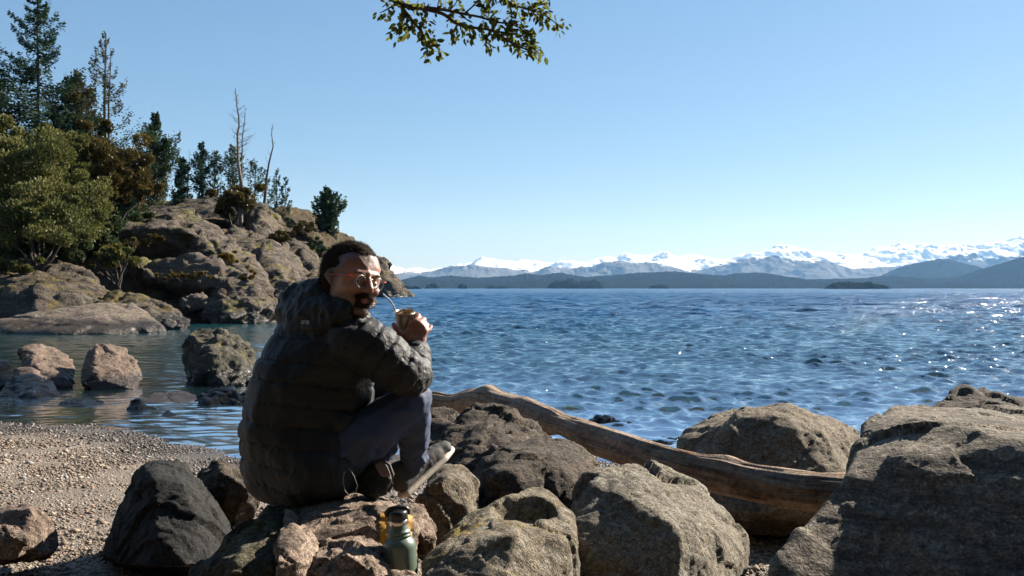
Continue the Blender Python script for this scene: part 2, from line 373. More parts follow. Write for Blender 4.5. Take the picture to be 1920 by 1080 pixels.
# ================================================================ haze
def haze():
    x0, x1, y0, y1, z0, z1 = -9000, 12000, -500, 10200, -9, 640
    v = [(x, y, z) for x in (x0, x1) for y in (y0, y1) for z in (z0, z1)]
    f = [(0, 1, 3, 2), (4, 6, 7, 5), (0, 4, 5, 1), (2, 3, 7, 6), (0, 2, 6, 4), (1, 5, 7, 3)]
    b = NB('air'); pv = b.n('ShaderNodeVolumePrincipled', Color=(0.26, 0.54, 1.0, 1), Density=0.000048, Anisotropy=0.25)
    pv.inputs['Absorption Color'].default_value = (1, 1, 1, 1)
    b.t.links.new(pv.outputs[0], b.out.inputs['Volume'])
    o = mesh_obj('haze', v, f, b.m, smooth=False); tag(o, kind='stuff')
haze()
# ================================================================ rock
def rock_mat(name, c1, c2, c3, sc=1.0, lichen=0.0, lich_c=(0.33, 0.33, 0.28), moss=0.0, moss_c=(0.10, 0.085, 0.02), wetz=None, bumpd=0.02, strata=0.0, rough=0.88, bs=0.9):
    DK = 0.60; c1, c2, c3, lich_c = [(q[0] * DK * 1.03, q[1] * DK, q[2] * DK * 0.95) for q in (c1, c2, c3, lich_c)]
    b = NB(name); v = obj_coords(b); geo = b.n('ShaderNodeNewGeometry')
    n0 = b.noise(v, 1.3 * sc, 5, 0.6, 0.4); n1 = b.noise(v, 6 * sc, 6, 0.65, 0.2); n2 = b.noise(v, 34 * sc, 5, 0.7); n3 = b.noise(v, 120 * sc, 3, 0.6)
    c = b.mix(b.ramp(n0, [(0.38, 0.0), (0.62, 1.0)]), c1, c2)
    c = b.mix(b.ramp(n1, [(0.42, 0.0), (0.66, 0.85)]), c, c3)
    c = b.mix(b.ramp(n2, [(0.28, 0.6), (0.45, 0.0)]), c, tuple(x * 0.4 for x in c1))
    c = b.mix(b.ramp(n3, [(0.28, 0.3), (0.42, 0.0)]), c, tuple(x * 0.3 for x in c2))
    c = b.mix(b.ramp(n3, [(0.60, 0.0), (0.72, 0.5)]), c, tuple(min(0.6, x * 1.9 + 0.04) for x in c3))
    if lichen > 0:
        nl = b.noise(v, 9 * sc, 6, 0.75, 0.8); c = b.mix(b.ramp(nl, [(0.60 - lichen * 0.12, 0.0), (0.64 - lichen * 0.1, min(1, 0.3 + lichen))]), c, lich_c)
    nz = b.n('ShaderNodeSeparateXYZ', Vector=geo.outputs['Normal']).outputs['Z']
    if moss > 0:
        nm = b.noise(v, 3.1 * sc, 6, 0.7, 0.5); f = b.math('ADD', nm, b.math('MULTIPLY', nz, 0.10)); c = b.mix(b.ramp(f, [(0.66 - moss * 0.14, 0.0), (0.72 - moss * 0.14, 0.9)]), c, b.mix(n2, moss_c, tuple(x * 2.2 for x in moss_c)))
    kk = 1.0 if sc > 0.5 else 0.55
    c = b.mix(kk, c, b.ramp(n2, [(0.34, 0.50), (0.5, 0.95), (0.66, 1.5)]), 'MULTIPLY'); c = b.mix(kk, c, b.ramp(n3, [(0.34, 0.62), (0.5, 1.0), (0.66, 1.4)]), 'MULTIPLY')
    # broad dark hollows and seams
    vo = b.n('ShaderNodeTexVoronoi', _feature='DISTANCE_TO_EDGE', Vector=b.mix(0.12, v, b.n('ShaderNodeTexNoise', Vector=v, Scale=3 * sc).outputs['Color']), Scale=2.6 * sc).outputs['Distance']
    seam = b.ramp(vo, [(0.0, 0.0), (0.035, 1.0)]); c = b.mix(b.math('MULTIPLY', b.math('SUBTRACT', 1.0, seam), b.ramp(n0, [(0.5, 0.0), (0.62, 0.45)])), c, tuple(x * 0.2 for x in c1))
    h = b.math('ADD', b.math('MULTIPLY', n1, 1.3), b.math('ADD', b.math('MULTIPLY', n2, 0.6), b.math('MULTIPLY', n3, 0.25)))
    h = b.math('ADD', h, b.math('MULTIPLY', seam, 0.10))
    if strata > 0:
        mp = b.n('ShaderNodeMapping', Vector=v); mp.inputs['Scale'].default_value = (1.5 * sc, 1.5 * sc, 16 * sc); mp.inputs['Rotation'].default_value = (R(14), R(-12), 0)
        st = b.noise(mp.outputs[0], 1.6, 5, 0.6, 0.3); h = b.math('ADD', h, b.math('MULTIPLY', st, strata)); c = b.mix(b.ramp(st, [(0.34, 0.7), (0.5, 0.0)]), c, tuple(x * 0.4 for x in c2))
    ro = rough
    if wetz is not None:
        pz = b.n('ShaderNodeSeparateXYZ', Vector=geo.outputs['Position']).outputs['Z']
        w = b.math('DIVIDE', b.math('SUBTRACT', b.math('ADD', wetz, b.math('MULTIPLY', n1, wetz)), pz), wetz * 0.5, clamp=True)
        c = b.mix(b.math('MULTIPLY', w, 0.75), c, tuple(x * 0.16 for x in c1)); ro = b.math('SUBTRACT', rough, b.math('MULTIPLY', w, 0.62))
    b.bsdf(Base__Color=c, Roughness=ro, Normal=b.bump(h, bs, bumpd * 1.9), **{'Specular IOR Level': 0.22}); return b.m

def rock(name, label, cat, hulls, voxel, mat, rad=0.02, amp=0.03, freq=4.0, fac=0.04, ffreq=2.2, seed=0, post=None, group=None, kind=None, relaxn=3, strata=None, ridge_amp=0.0, cuts=11):
    fac *= 0.55; amp *= 0.75; relaxn = max(1, relaxn - 1)
    hh = [[(*p, rad) if len(p) == 3 else p for p in h] for h in hulls]
    V, Q = shell(hh, voxel, ICO1); V = relax(V, Q, relaxn)
    rc = np.random.default_rng(seed + 500); ctr = (V.max(0) + V.min(0)) / 2; size = np.ptp(V, axis=0); keep = rc.random()
    for _ in range(cuts):      # fracture planes
        n = rc.normal(size=3); n[2] = n[2] * 0.6 + 0.15; n /= np.linalg.norm(n); s_ = (V - ctr) @ n; hi = s_.max(); lim = hi - rc.uniform(0.008, 0.055) * np.abs(n * size).sum()
        V = V - np.outer(np.maximum(s_ - lim, 0) * 0.93, n)
    N = vnormals(V, Q); off = np.array([seed * 13.7, seed * 5.1, seed * 9.3])
    w = V + 0.25 / ffreq * np.stack([fbm(V * freq * 0.5 + off + k * 9, 2) for k in range(3)], 1)
    fv, fe = facet(w * ffreq + off, seed)
    D = fac * fv - fac * 0.25 * (1 - sstep(0, 0.10, fe))
    fv2, fe2 = facet(w * ffreq * 2.7 + off, seed + 40); D = D + fac * 0.5 * fv2; fv3, fe3 = facet(w * ffreq * 6.5 + off, seed + 80); D = D + fac * 0.20 * fv3
    D = D + amp * fbm(V * freq + off, 5, 0.52)
    if ridge_amp: D = D + ridge_amp * (ridged(V * freq * 0.7 + off, 4) - 0.9)
    if strata:
        d = np.array(strata[0], float); d /= np.linalg.norm(d); sv = V @ d * strata[1] + 0.5 * fbm(V * freq * 0.4 + off, 2)
        D = D + strata[2] * (np.abs((sv % 1) - 0.5) * 2 - 0.5) * (0.6 + 0.6 * fbm(V * freq * 0.35 + off + 3, 2))
    V = V + N * D[:, None]
    if post: V = post(V)
    c = V.mean(0); org = (c[0], c[1], V[:, 2].min())
    o = mesh_obj(name, V, Q, mat, origin=org); tag(o, label, cat, group, kind); return o
def PP(*l): return [P(*p) for p in l]

M_gran = rock_mat('grey brown boulder', (0.24, 0.195, 0.14), (0.17, 0.14, 0.105), (0.32, 0.27, 0.205), 1.6, lichen=0.35, bumpd=0.012)
M_gran2 = rock_mat('pale speckled boulder', (0.29, 0.255, 0.20), (0.20, 0.175, 0.135), (0.38, 0.34, 0.27), 2.0, lichen=0.5, lich_c=(0.40, 0.39, 0.34), bumpd=0.012)
M_och = rock_mat('pale boulder with ochre lichen', (0.31, 0.265, 0.195), (0.22, 0.185, 0.135), (0.40, 0.345, 0.265), 2.0, lichen=0.5, lich_c=(0.40, 0.38, 0.32), moss=0.15, moss_c=(0.14, 0.10, 0.02), bumpd=0.014)
M_big = rock_mat('large grey boulder', (0.24, 0.20, 0.155), (0.17, 0.14, 0.11), (0.31, 0.265, 0.21), 0.9, lichen=0.25, strata=0.4, bumpd=0.013)
M_pink = rock_mat('pinkish broken rock', (0.36, 0.27, 0.21), (0.26, 0.195, 0.15), (0.44, 0.345, 0.28), 1.5, lichen=0.15, lich_c=(0.42, 0.36, 0.30), strata=0.25, bumpd=0.010)
M_knob = rock_mat('rough knobbly rock', (0.15, 0.13, 0.085), (0.10, 0.09, 0.065), (0.22, 0.19, 0.13), 2.4, lichen=0.45, lich_c=(0.26, 0.27, 0.20), moss=0.25, moss_c=(0.07, 0.065, 0.02), bumpd=0.02, bs=1.0)
M_shade_dark = rock_mat('dark rock deepened for shade', (0.030, 0.030, 0.029), (0.020, 0.020, 0.020), (0.046, 0.044, 0.042), 1.4, bumpd=0.012)  # albedo pushed near black, standing in for shade on this boulder
M_brown = rock_mat('rough dark brown rock', (0.13, 0.105, 0.08), (0.08, 0.065, 0.055), (0.20, 0.16, 0.125), 1.8, lichen=0.2, strata=0.4, bumpd=0.016)
M_shore = rock_mat('reddish boulder in the shallows', (0.25, 0.18, 0.14), (0.165, 0.12, 0.095), (0.33, 0.255, 0.205), 0.8, wetz=0.16, bumpd=0.02)
M_wet = rock_mat('wet black rock', (0.045, 0.042, 0.038), (0.03, 0.028, 0.026), (0.08, 0.072, 0.062), 1.2, wetz=0.6, bumpd=0.03, rough=0.6)
M_grey_w = rock_mat('grey rock in the shallows', (0.12, 0.11, 0.085), (0.075, 0.07, 0.055), (0.19, 0.17, 0.13), 0.9, wetz=0.2, moss=0.2, bumpd=0.03)

G = 'boulders along the shore'
# ---- big boulder at the right edge
rock('boulder', 'huge grey boulder filling the lower right corner, flat sunlit top, shaded face', 'boulder',
     [PP((1625, 805, 4.0), (1670, 772, 4.3), (1800, 768, 4.5), (1920, 772, 4.5), (2200, 790, 4.4), (1612, 850, 3.6), (1690, 822, 3.55), (1740, 806, 3.55), (1830, 820, 3.4), (1920, 838, 3.2), (2200, 900, 2.9),
         (1592, 900, 3.3), (1560, 990, 3.2), (1560, 1200, 3.0), (2300, 1300, 2.5), (1700, 1250, 2.75), (1640, 1150, 3.9), (2300, 1100, 4.4)),
      PP((1600, 890, 3.35), (1570, 960, 3.2), (1510, 1010, 3.1), (1450, 1060, 3.0), (1445, 1110, 2.95), (1480, 1260, 2.8), (1640, 1000, 3.1), (1700, 1250, 2.75), (1600, 1000, 3.5), (1500, 1120, 3.4))],
     0.013, M_big, 0.02, 0.014, 3.0, 0.036, 1.4, 3, strata=((0.25, -0.3, 1), 9, 0.007), cuts=0)
# ---- pale boulder with the long sloping lit face
rock('boulder', 'pale speckled boulder with a long sloping sunlit face, right of the hollowed boulder', 'boulder',
     [PP((1110, 895, 3.45), (1160, 870, 3.6), (1230, 868, 3.7), (1300, 905, 3.65), (1350, 955, 3.55), (1396, 1005, 3.45), (1388, 1050, 3.35), (1375, 1075, 3.15), (1180, 940, 3.12), (1290, 1012, 2.98), (1100, 910, 3.25), (1072, 955, 3.25),
         (1078, 1010, 3.05), (1085, 1180, 2.95), (1350, 1250, 2.95), (1250, 1200, 2.8), (1390, 1150, 3.5))], 0.009, M_gran2, 0.015, 0.014, 5, 0.035, 2.6, 8, relaxn=2)
# ---- hollowed boulder
bc = np.array(P(985, 962, 2.99))
def bowl(V):
    q = (V - bc) * np.array([1 / 0.088, 1 / 0.10, 1 / 0.055]); r = np.linalg.norm(q, axis=1)
    m = r < 1.25; k = np.where(m, (1 - sstep(0.6, 1.25, r)), 0)
    V = V.copy(); V[:, 2] -= 0.075 * k; V[:, 1] += 0.03 * k; return V
rock('boulder', 'pale rough boulder with a round hollow in its top, right of the green bottle', 'boulder',
     [PP((960, 926, 3.2), (1000, 920, 3.25), (1045, 934, 3.2), (1068, 960, 3.1), (900, 958, 3.1), (845, 1008, 2.95), (790, 1062, 2.75), (1010, 1000, 2.78), (1072, 1010, 2.85), (880, 1030, 2.68), (960, 1010, 2.70), (800, 1100, 2.6), (1080, 1100, 2.8),
         (790, 1250, 2.6), (1085, 1250, 2.7), (950, 1200, 2.5), (1080, 1100, 3.3), (850, 1150, 3.3))], 0.008, M_och, 0.015, 0.013, 6, 0.022, 3.0, 14, post=bowl, relaxn=2)
# ---- rocks behind it
rock('boulder', 'rough brown boulder with a jagged striped top, behind the hollowed boulder and below the log', 'boulder',
     [PP((895, 930, 3.75), (905, 872, 3.85), (955, 838, 4.0), (1010, 826, 4.15), (1080, 832, 4.2), (1115, 855, 4.1), (1132, 895, 4.0), (1110, 950, 3.8), (1000, 870, 3.7), (1060, 890, 3.7), (940, 900, 3.6), (900, 1050, 3.5), (1120, 1050, 3.6), (1000, 1000, 3.5), (1000, 1000, 4.3))],
     0.011, M_brown, 0.02, 0.018, 5, 0.045, 2.6, 21, relaxn=2, strata=((0.7, -0.2, 0.7), 16, 0.007))
rock('boulder', 'dark brown boulder with a craggy crest, right of the shoes and touching the log', 'boulder',
     [PP((815, 850, 4.1), (830, 808, 4.3), (868, 778, 4.5), (905, 768, 4.6), (965, 772, 4.6), (1018, 802, 4.5), (1035, 840, 4.4), (900, 850, 4.0), (960, 850, 4.0), (830, 960, 3.9), (1000, 960, 4.0), (900, 980, 3.8), (900, 900, 4.8))],
     0.013, M_brown, 0.02, 0.024, 4.5, 0.055, 3.0, 26, relaxn=2, ridge_amp=0.004)
rock('boulder', 'small brown rock just right of the shin, under the left end of the log', 'boulder',
     [PP((770, 800, 4.9), (800, 775, 5.0), (835, 766, 5.0), (865, 785, 4.9), (860, 850, 4.7), (770, 870, 4.7), (820, 860, 5.2))], 0.016, M_brown, 0.02, 0.03, 4.5, 0.05, 3.0, 31, relaxn=2)
rock('boulder', 'rounded brown rock under the raised shoe tips', 'boulder',
     [PP((785, 965, 3.3), (795, 915, 3.4), (835, 885, 3.6), (868, 880, 3.65), (888, 905, 3.6), (885, 950, 3.45), (868, 985, 3.35), (835, 905, 3.3), (868, 920, 3.3), (800, 1060, 3.2), (880, 1060, 3.3), (820, 1000, 3.7))], 0.009, M_gran, 0.02, 0.014, 6, 0.028, 3.6, 36, relaxn=2)
rock('boulder', 'narrow broken stone wedged under the shoe heel beside the bottle', 'rock',
     [PP((755, 965, 3.12), (765, 945, 3.2), (792, 950, 3.2), (805, 985, 3.12), (815, 1015, 3.08), (812, 1026, 3.08), (780, 1000, 3.0), (760, 1010, 3.05), (790, 1060, 3.1))], 0.006, M_pink, 0.008, 0.01, 9, 0.02, 7, 41, relaxn=1)
rock('boulder', 'low shaded rock behind the hollowed boulder, right of the seat rock', 'rock',
     [PP((825, 1010, 3.35), (880, 968, 3.5), (940, 950, 3.5), (940, 1040, 3.3), (840, 1060, 3.25), (880, 1010, 3.7), (880, 1100, 3.4))], 0.01, M_gran, 0.02, 0.015, 6, 0.03, 3.6, 43, relaxn=2)
# ---- seat rock
b_ = rock('seat_rock', 'flat-topped pinkish rock the man sits on, yellow paint mark at its right end', 'rock',
     [PP((500, 948, 3.35), (590, 925, 3.65), (700, 925, 3.6), (470, 975, 3.2), (560, 968, 2.98), (600, 955, 2.96), (640, 946, 2.95), (700, 944, 2.93), (745, 960, 2.93), (785, 990, 3.0), (790, 1015, 3.0), (785, 1045, 2.98), (765, 1062, 2.9), (730, 1015, 2.84), (600, 1000, 2.86),
         (480, 1200, 3.0), (600, 1150, 2.8), (770, 1150, 2.85), (770, 1100, 3.4), (500, 1150, 3.5)),
      PP((560, 972, 2.96), (640, 962, 2.90), (720, 962, 2.88), (745, 985, 2.85), (700, 1020, 2.76), (560, 1010, 2.8), (560, 1100, 2.75), (735, 1100, 2.8))],
     0.0075, M_pink, 0.010, 0.010, 7, 0.022, 4.2, 47, relaxn=2, strata=((0.25, -0.25, 1), 26, 0.008))
rock('boulder', 'broken pinkish rock at the bottom edge, left of the green bottle', 'rock',
     [PP((590, 1022, 2.78), (640, 1008, 2.8), (690, 1004, 2.82), (722, 1022, 2.76), (742, 1062, 2.72), (560, 1050, 2.68), (650, 1040, 2.62), (700, 1070, 2.62), (540, 1200, 2.55), (745, 1200, 2.62), (650, 1150, 2.8)),
      PP((735, 1072, 2.66), (782, 1078, 2.66), (785, 1200, 2.66), (700, 1200, 2.6), (780, 1130, 2.56), (740, 1150, 2.5))],
     0.006, M_pink, 0.004, 0.008, 9, 0.030, 6.5, 52, relaxn=1, strata=((0.9, -0.2, 0.3), 22, 0.008))
rock('boulder', 'knobbly olive-grey rock with a flat pink broken face, below the jacket at the bottom edge', 'rock',
     [PP((530, 950, 3.02), (505, 955, 2.98), (450, 990, 2.96), (400, 1032, 2.85), (345, 1075, 2.75), (522, 1045, 2.66), (605, 1045, 2.76), (575, 985, 2.97), (552, 955, 3.02), (440, 1060, 2.62), (330, 1200, 2.7), (600, 1200, 2.6), (450, 1200, 2.5), (480, 1100, 3.1))],
     0.0065, M_knob, 0.004, 0.016, 10, 0.024, 4.5, 57, relaxn=1, ridge_amp=0.006)
rock('boulder', 'flat pale pink triangular broken slab leaning at the bottom edge, below the jacket', 'rock',
     [PP((535, 950, 2.97), (552, 953, 3.0), (582, 988, 2.93), (618, 1046, 2.76), (560, 1056, 2.60), (520, 1048, 2.58), (524, 1000, 2.74), (600, 1200, 2.62), (525, 1200, 2.56), (560, 1000, 2.72), (590, 1100, 2.9))], 0.0055, M_pink, 0.003, 0.006, 9, 0.016, 7, 58, relaxn=1, cuts=0)
rock('boulder', 'smooth dark angular boulder with a blunt top, colour deepened for shade, left of the seated man', 'boulder',
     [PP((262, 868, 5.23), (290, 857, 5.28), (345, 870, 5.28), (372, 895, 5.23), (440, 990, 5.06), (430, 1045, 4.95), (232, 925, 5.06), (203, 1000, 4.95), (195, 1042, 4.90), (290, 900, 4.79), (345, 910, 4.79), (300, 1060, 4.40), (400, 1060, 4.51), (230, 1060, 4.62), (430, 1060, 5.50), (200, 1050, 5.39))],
     0.010, M_shade_dark, 0.004, 0.010, 5, 0.050, 2.4, 62, relaxn=1, cuts=5)
rock('boulder', 'small craggy dark rock between the dark angular boulder and the jacket hem', 'boulder',
     [PP((368, 900, 5.50), (402, 858, 5.67), (440, 876, 5.72), (482, 890, 5.72), (495, 925, 5.61), (480, 965, 5.50), (430, 978, 5.39), (372, 950, 5.39), (420, 900, 5.28), (460, 920, 5.28), (430, 1020, 5.39), (430, 960, 5.94))],
     0.011, M_brown, 0.01, 0.026, 6, 0.05, 4.2, 66, relaxn=1)
rock('boulder', 'lumpy pale brown stone alone on the pebbles at the left edge', 'boulder',
     [PP((-40, 975, 4.9), (15, 956, 5.0), (50, 950, 5.0), (86, 978, 4.95), (104, 1012, 4.85), (95, 1034, 4.75), (60, 960, 4.8), (30, 1040, 4.6), (-40, 1045, 4.7), (40, 1045, 5.1)),
      PP((-10, 990, 4.65), (30, 985, 4.65), (45, 1010, 4.6), (-10, 1042, 4.6), (30, 1045, 4.6))], 0.009, M_shore, 0.02, 0.012, 6, 0.035, 3.4, 71, relaxn=3)
rock('boulder', 'wide rounded boulder behind the log, sunlit top above a shaded green-grey face', 'boulder',
     [PP((1278, 842, 5.9), (1312, 806, 6.3), (1390, 772, 6.7), (1470, 762, 6.8), (1540, 782, 6.7), (1600, 812, 6.4), (1615, 850, 6.0), (1345, 812, 5.8), (1400, 795, 5.7), (1480, 792, 5.65), (1540, 820, 5.7), (1290, 900, 5.5), (1600, 920, 5.5), (1450, 950, 5.3), (1280, 980, 5.5), (1620, 1000, 5.8), (1450, 950, 7.0))],
     0.017, M_gran, 0.04, 0.035, 3.2, 0.05, 2.2, 76, relaxn=3)
rock('boulder', 'low dark wet rock in the water beyond the huge right boulder', 'boulder',
     [PP((1705, 785, 8.6), (1745, 748, 9.0), (1800, 730, 9.2), (1870, 738, 9.3), (1960, 752, 9.3), (2050, 790, 9.0), (1720, 830, 8.2), (1900, 790, 8.2), (2050, 840, 8.3), (1850, 850, 9.5))], 0.025, M_brown, 0.02, 0.06, 2.6, 0.08, 1.8, 81, relaxn=2)
# ---- rocks in the shallows at the left
GS = 'rocks in the shallows'
def wr_(label, pts, mat, seed, amp=0.05, fac=0.10, vox=0.028, fr=2.2, ff=1.3): return rock('shallows_rock', label, 'rock', [PP(*pts)], vox, mat, 0.03, amp, fr, fac, ff, seed, relaxn=2, group=None)
wr_('reddish wedge-shaped rock in the shallows, left of the pale pointed one', [(30, 712, 16.4), (32, 655, 16.9), (60, 648, 17.0), (100, 655, 17.2), (150, 682, 17.2), (150, 705, 16.6), (70, 690, 16.2), (60, 728, 15.9), (140, 725, 16.0), (90, 720, 17.6)], M_shore, 3)
wr_('pale pink pointed rock in the shallows, brightest of the group', [(148, 700, 16.2), (170, 655, 16.7), (182, 644, 16.8), (205, 645, 16.9), (262, 675, 16.9), (270, 700, 16.4), (175, 680, 16.0), (215, 690, 16.0), (155, 728, 15.6), (262, 728, 15.8), (210, 730, 15.6), (210, 720, 17.3)], M_shore, 9)
wr_('tall craggy grey-green rock in the bay beside the jacket', [(340, 640, 17.4), (352, 620, 17.6), (395, 617, 17.8), (440, 628, 17.8), (472, 655, 17.6), (478, 690, 17.2), (350, 690, 16.9), (345, 720, 16.4), (470, 718, 16.4), (400, 725, 16.0), (400, 660, 16.8), (400, 715, 18.4)], M_grey_w, 12, 0.10, 0.16, 0.03, 2.4, 1.5)
wr_('black wet round-backed rock, lowest at the left edge', [(0, 735, 14.8), (10, 712, 15.2), (60, 706, 15.3), (100, 715, 15.2), (112, 745, 14.8), (60, 750, 14.4), (0, 765, 14.4), (105, 765, 14.4), (50, 755, 15.6)], M_wet, 15, 0.04, 0.06)
wr_('small reddish rock leaning on the black wet rock', [(20, 712, 15.7), (30, 694, 15.9), (65, 692, 15.9), (90, 710, 15.8), (60, 725, 15.3), (20, 725, 15.5)], M_shore, 18, 0.03, 0.06, 0.022)
wr_('flat brown stone awash nearest the beach edge', [(108, 765, 13.6), (120, 752, 13.9), (150, 746, 14.0), (190, 756, 13.8), (195, 768, 13.5), (150, 772, 13.2), (150, 765, 14.3)], M_wet, 22, 0.03, 0.05, 0.02)
wr_('small black fin of rock poking from the water', [(238, 778, 13.0), (252, 753, 13.2), (262, 752, 13.2), (300, 775, 13.1), (270, 785, 12.8), (268, 780, 13.4)], M_wet, 25, 0.03, 0.06, 0.016, 4, 3)
wr_('tiny black stone tip right of the black fin', [(292, 788, 12.4), (315, 773, 12.6), (340, 787, 12.5), (315, 793, 12.3), (315, 790, 12.8)], M_wet, 28, 0.015, 0.03, 0.012, 6, 4)
wr_('jagged wet black rocks glinting beside the jacket', [(372, 745, 14.0), (400, 729, 14.3), (440, 733, 14.3), (480, 740, 14.2), (480, 770, 13.6), (420, 775, 13.3), (385, 765, 13.5), (430, 768, 14.6)], M_wet, 31, 0.09, 0.10, 0.02, 4, 3)
wr_('dark rock cut by the left edge behind the reddish wedge', [(-40, 700, 16.0), (-20, 680, 16.2), (15, 678, 16.3), (32, 698, 16.1), (20, 722, 15.7), (-40, 725, 15.7), (0, 715, 16.8)], M_wet, 34, 0.04, 0.06)
wr_('little dark pebble-sized rock at the left edge by the beach', [(-8, 762, 13.6), (2, 752, 13.8), (14, 758, 13.7), (14, 768, 13.5), (0, 770, 13.4)], M_wet, 37, 0.02, 0.03, 0.014, 6, 4)
wr_('wet dark rocks awash just above the log', [(1095, 800, 11.6), (1115, 788, 11.9), (1160, 790, 11.9), (1190, 800, 11.8), (1190, 815, 11.4), (1120, 815, 11.4), (1150, 812, 12.2)], M_wet, 41, 0.06, 0.09, 0.018, 5, 3.5)
wr_('small wet stones at the water edge left of the wide rounded boulder', [(1215, 828, 10.5), (1240, 819, 10.7), (1275, 826, 10.6), (1270, 840, 10.2), (1220, 842, 10.2)], M_wet, 44, 0.05, 0.06, 0.016, 6, 4)
wr_('pale stone lying under the clear water behind the black fin', [(262, 756, 14.0), (290, 738, 14.6), (350, 738, 14.6), (378, 750, 14.2), (330, 764, 13.7), (320, 760, 14.4)], M_shore, 48, 0.02, 0.03, 0.025)

# ---- driftwood log
b = NB('driftwood'); v = obj_coords(b); tc = b.n('ShaderNodeAttribute', _attribute_name='grain').outputs['Vector']
n1 = b.n('ShaderNodeTexNoise', Vector=tc, Scale=1.0, Detail=6, Roughness=0.6, Distortion=0.9).outputs['Fac']; n2 = b.noise(v, 5, 5, 0.6, 0.5); n3 = b.noise(tc, 3.3, 4, 0.6)
c = b.mix(b.ramp(n2, [(0.36, 0.0), (0.55, 1.0)]), (0.21, 0.118, 0.068), (0.35, 0.25, 0.17)); c = b.mix(b.ramp(n1, [(0.36, 0.75), (0.50, 0.0)]), c, (0.045, 0.028, 0.018)); c = b.mix(1.0, c, b.ramp(b.noise(v, 40, 5, 0.7), [(0.35, 0.55), (0.65, 1.35)]), 'MULTIPLY')
c = b.mix(b.ramp(b.noise(v, 2.4, 3, 0.5, 1.0), [(0.58, 0.0), (0.66, 0.5)]), c, (0.27, 0.12, 0.05))
b.bsdf(Base__Color=c, Roughness=0.75, Normal=b.bump(b.math('ADD', n1, b.math('ADD', b.math('MULTIPLY', n3, 0.7), b.math('MULTIPLY', b.noise(v, 40, 5, 0.7), 0.5))), 0.9, 0.03)); M_log = b.m
ctrl = [(745, 748, 6.9, 17), (810, 752, 6.7, 18), (850, 757, 6.55, 17), (890, 753, 6.4, 23), (950, 765, 6.1, 27), (1030, 792, 5.7, 29), (1100, 818, 5.4, 30), (1180, 845, 5.1, 33), (1280, 876, 4.8, 35), (1380, 899, 4.6, 38), (1480, 917, 4.45, 43), (1590, 928, 4.35, 46), (1700, 938, 4.3, 48), (1800, 945, 4.3, 48)]
cp = np.array([P(a, c_, d) for a, c_, d, r in ctrl]); cr = np.array([np.interp(a, [900, 1500], [1.0, 0.84]) * r * d / F for a, c_, d, r in ctrl])
ti = np.linspace(0, len(ctrl) - 1, 420); k = np.arange(len(ctrl))
def smooth_interp(t, k, y):
    i0 = np.clip(np.floor(t).astype(int), 0, len(k) - 2); f = t - i0; y0 = y[np.maximum(i0 - 1, 0)]; y1 = y[i0]; y2 = y[i0 + 1]; y3 = y[np.minimum(i0 + 2, len(k) - 1)]
    return 0.5 * (2 * y1 + (y2 - y0) * f + (2 * y0 - 5 * y1 + 4 * y2 - y3) * f ** 2 + (3 * y1 - y0 - 3 * y2 + y3) * f ** 3)
cx = np.stack([smooth_interp(ti, k, cp[:, j]) for j in range(3)], 1); crr = smooth_interp(ti, k, cr)
tn = np.gradient(cx, axis=0); tn /= np.linalg.norm(tn, axis=1)[:, None]; sd = np.cross(tn, [0, 0, 1]); sd /= np.linalg.norm(sd, axis=1)[:, None]; up = np.cross(sd, tn)
th = np.linspace(0, 2 * math.pi, 49)[:-1]; L = np.concatenate([[0], np.cumsum(np.linalg.norm(np.diff(cx, axis=0), axis=1))])
TH, LL = np.meshgrid(th, L); q = np.stack([np.cos(TH).ravel() * 1.4, np.sin(TH).ravel() * 1.4, LL.ravel() * 1.6], 1)
rad = np.repeat(crr, 48) * (1 + 0.06 * fbm(q * np.array([1, 1, 1.0]), 3) + 0.07 * fbm(q * np.array([4, 4, 1.2]), 3))
dirs = np.cos(TH).ravel()[:, None] * np.repeat(sd, 48, 0) + np.sin(TH).ravel()[:, None] * np.repeat(up, 48, 0)
V = np.repeat(cx, 48, 0) + dirs * rad[:, None]
rad_c = ridged(np.stack([np.cos(TH).ravel() * 3, np.sin(TH).ravel() * 3, LL.ravel() * 1.1], 1) + 7, 3) - 1.0; V = V + dirs * (0.006 * rad_c)[:, None]
# knots and a healed hollow
for kl, kt, kr, kd in ((0.9, 1.9, 0.10, 0.03), (1.75, 4.6, 0.14, -0.045), (2.9, 2.2, 0.09, 0.025), (3.6, 4.2, 0.10, -0.03), (1.35, 0.9, 0.08, 0.02)):
    ii = np.argmin(np.abs(L - kl)); cpt = cx[ii] + (math.cos(kt) * sd[ii] + math.sin(kt) * up[ii]) * crr[ii]
    w = np.exp(-(np.linalg.norm(V - cpt, axis=1) / kr) ** 2); V += dirs * (kd * w)[:, None]
nr = len(L); i = np.arange(nr - 1)[:, None] * 48 + np.arange(48)[None]; j = np.arange(nr - 1)[:, None] * 48 + (np.arange(48)[None] + 1) % 48
fc = np.stack([i.ravel(), j.ravel(), j.ravel() + 48, i.ravel() + 48], 1)
log = mesh_obj('driftwood_log', V, fc, M_log); tag(log, 'long bleached driftwood log lying across the boulders', 'log')
at_ = log.data.attributes.new('grain', 'FLOAT_VECTOR', 'POINT'); at_.data.foreach_set('vector', (np.stack([np.cos(TH).ravel() * 4.5, np.sin(TH).ravel() * 4.5, LL.ravel() * 3.2], 1)).astype(np.float32).ravel())

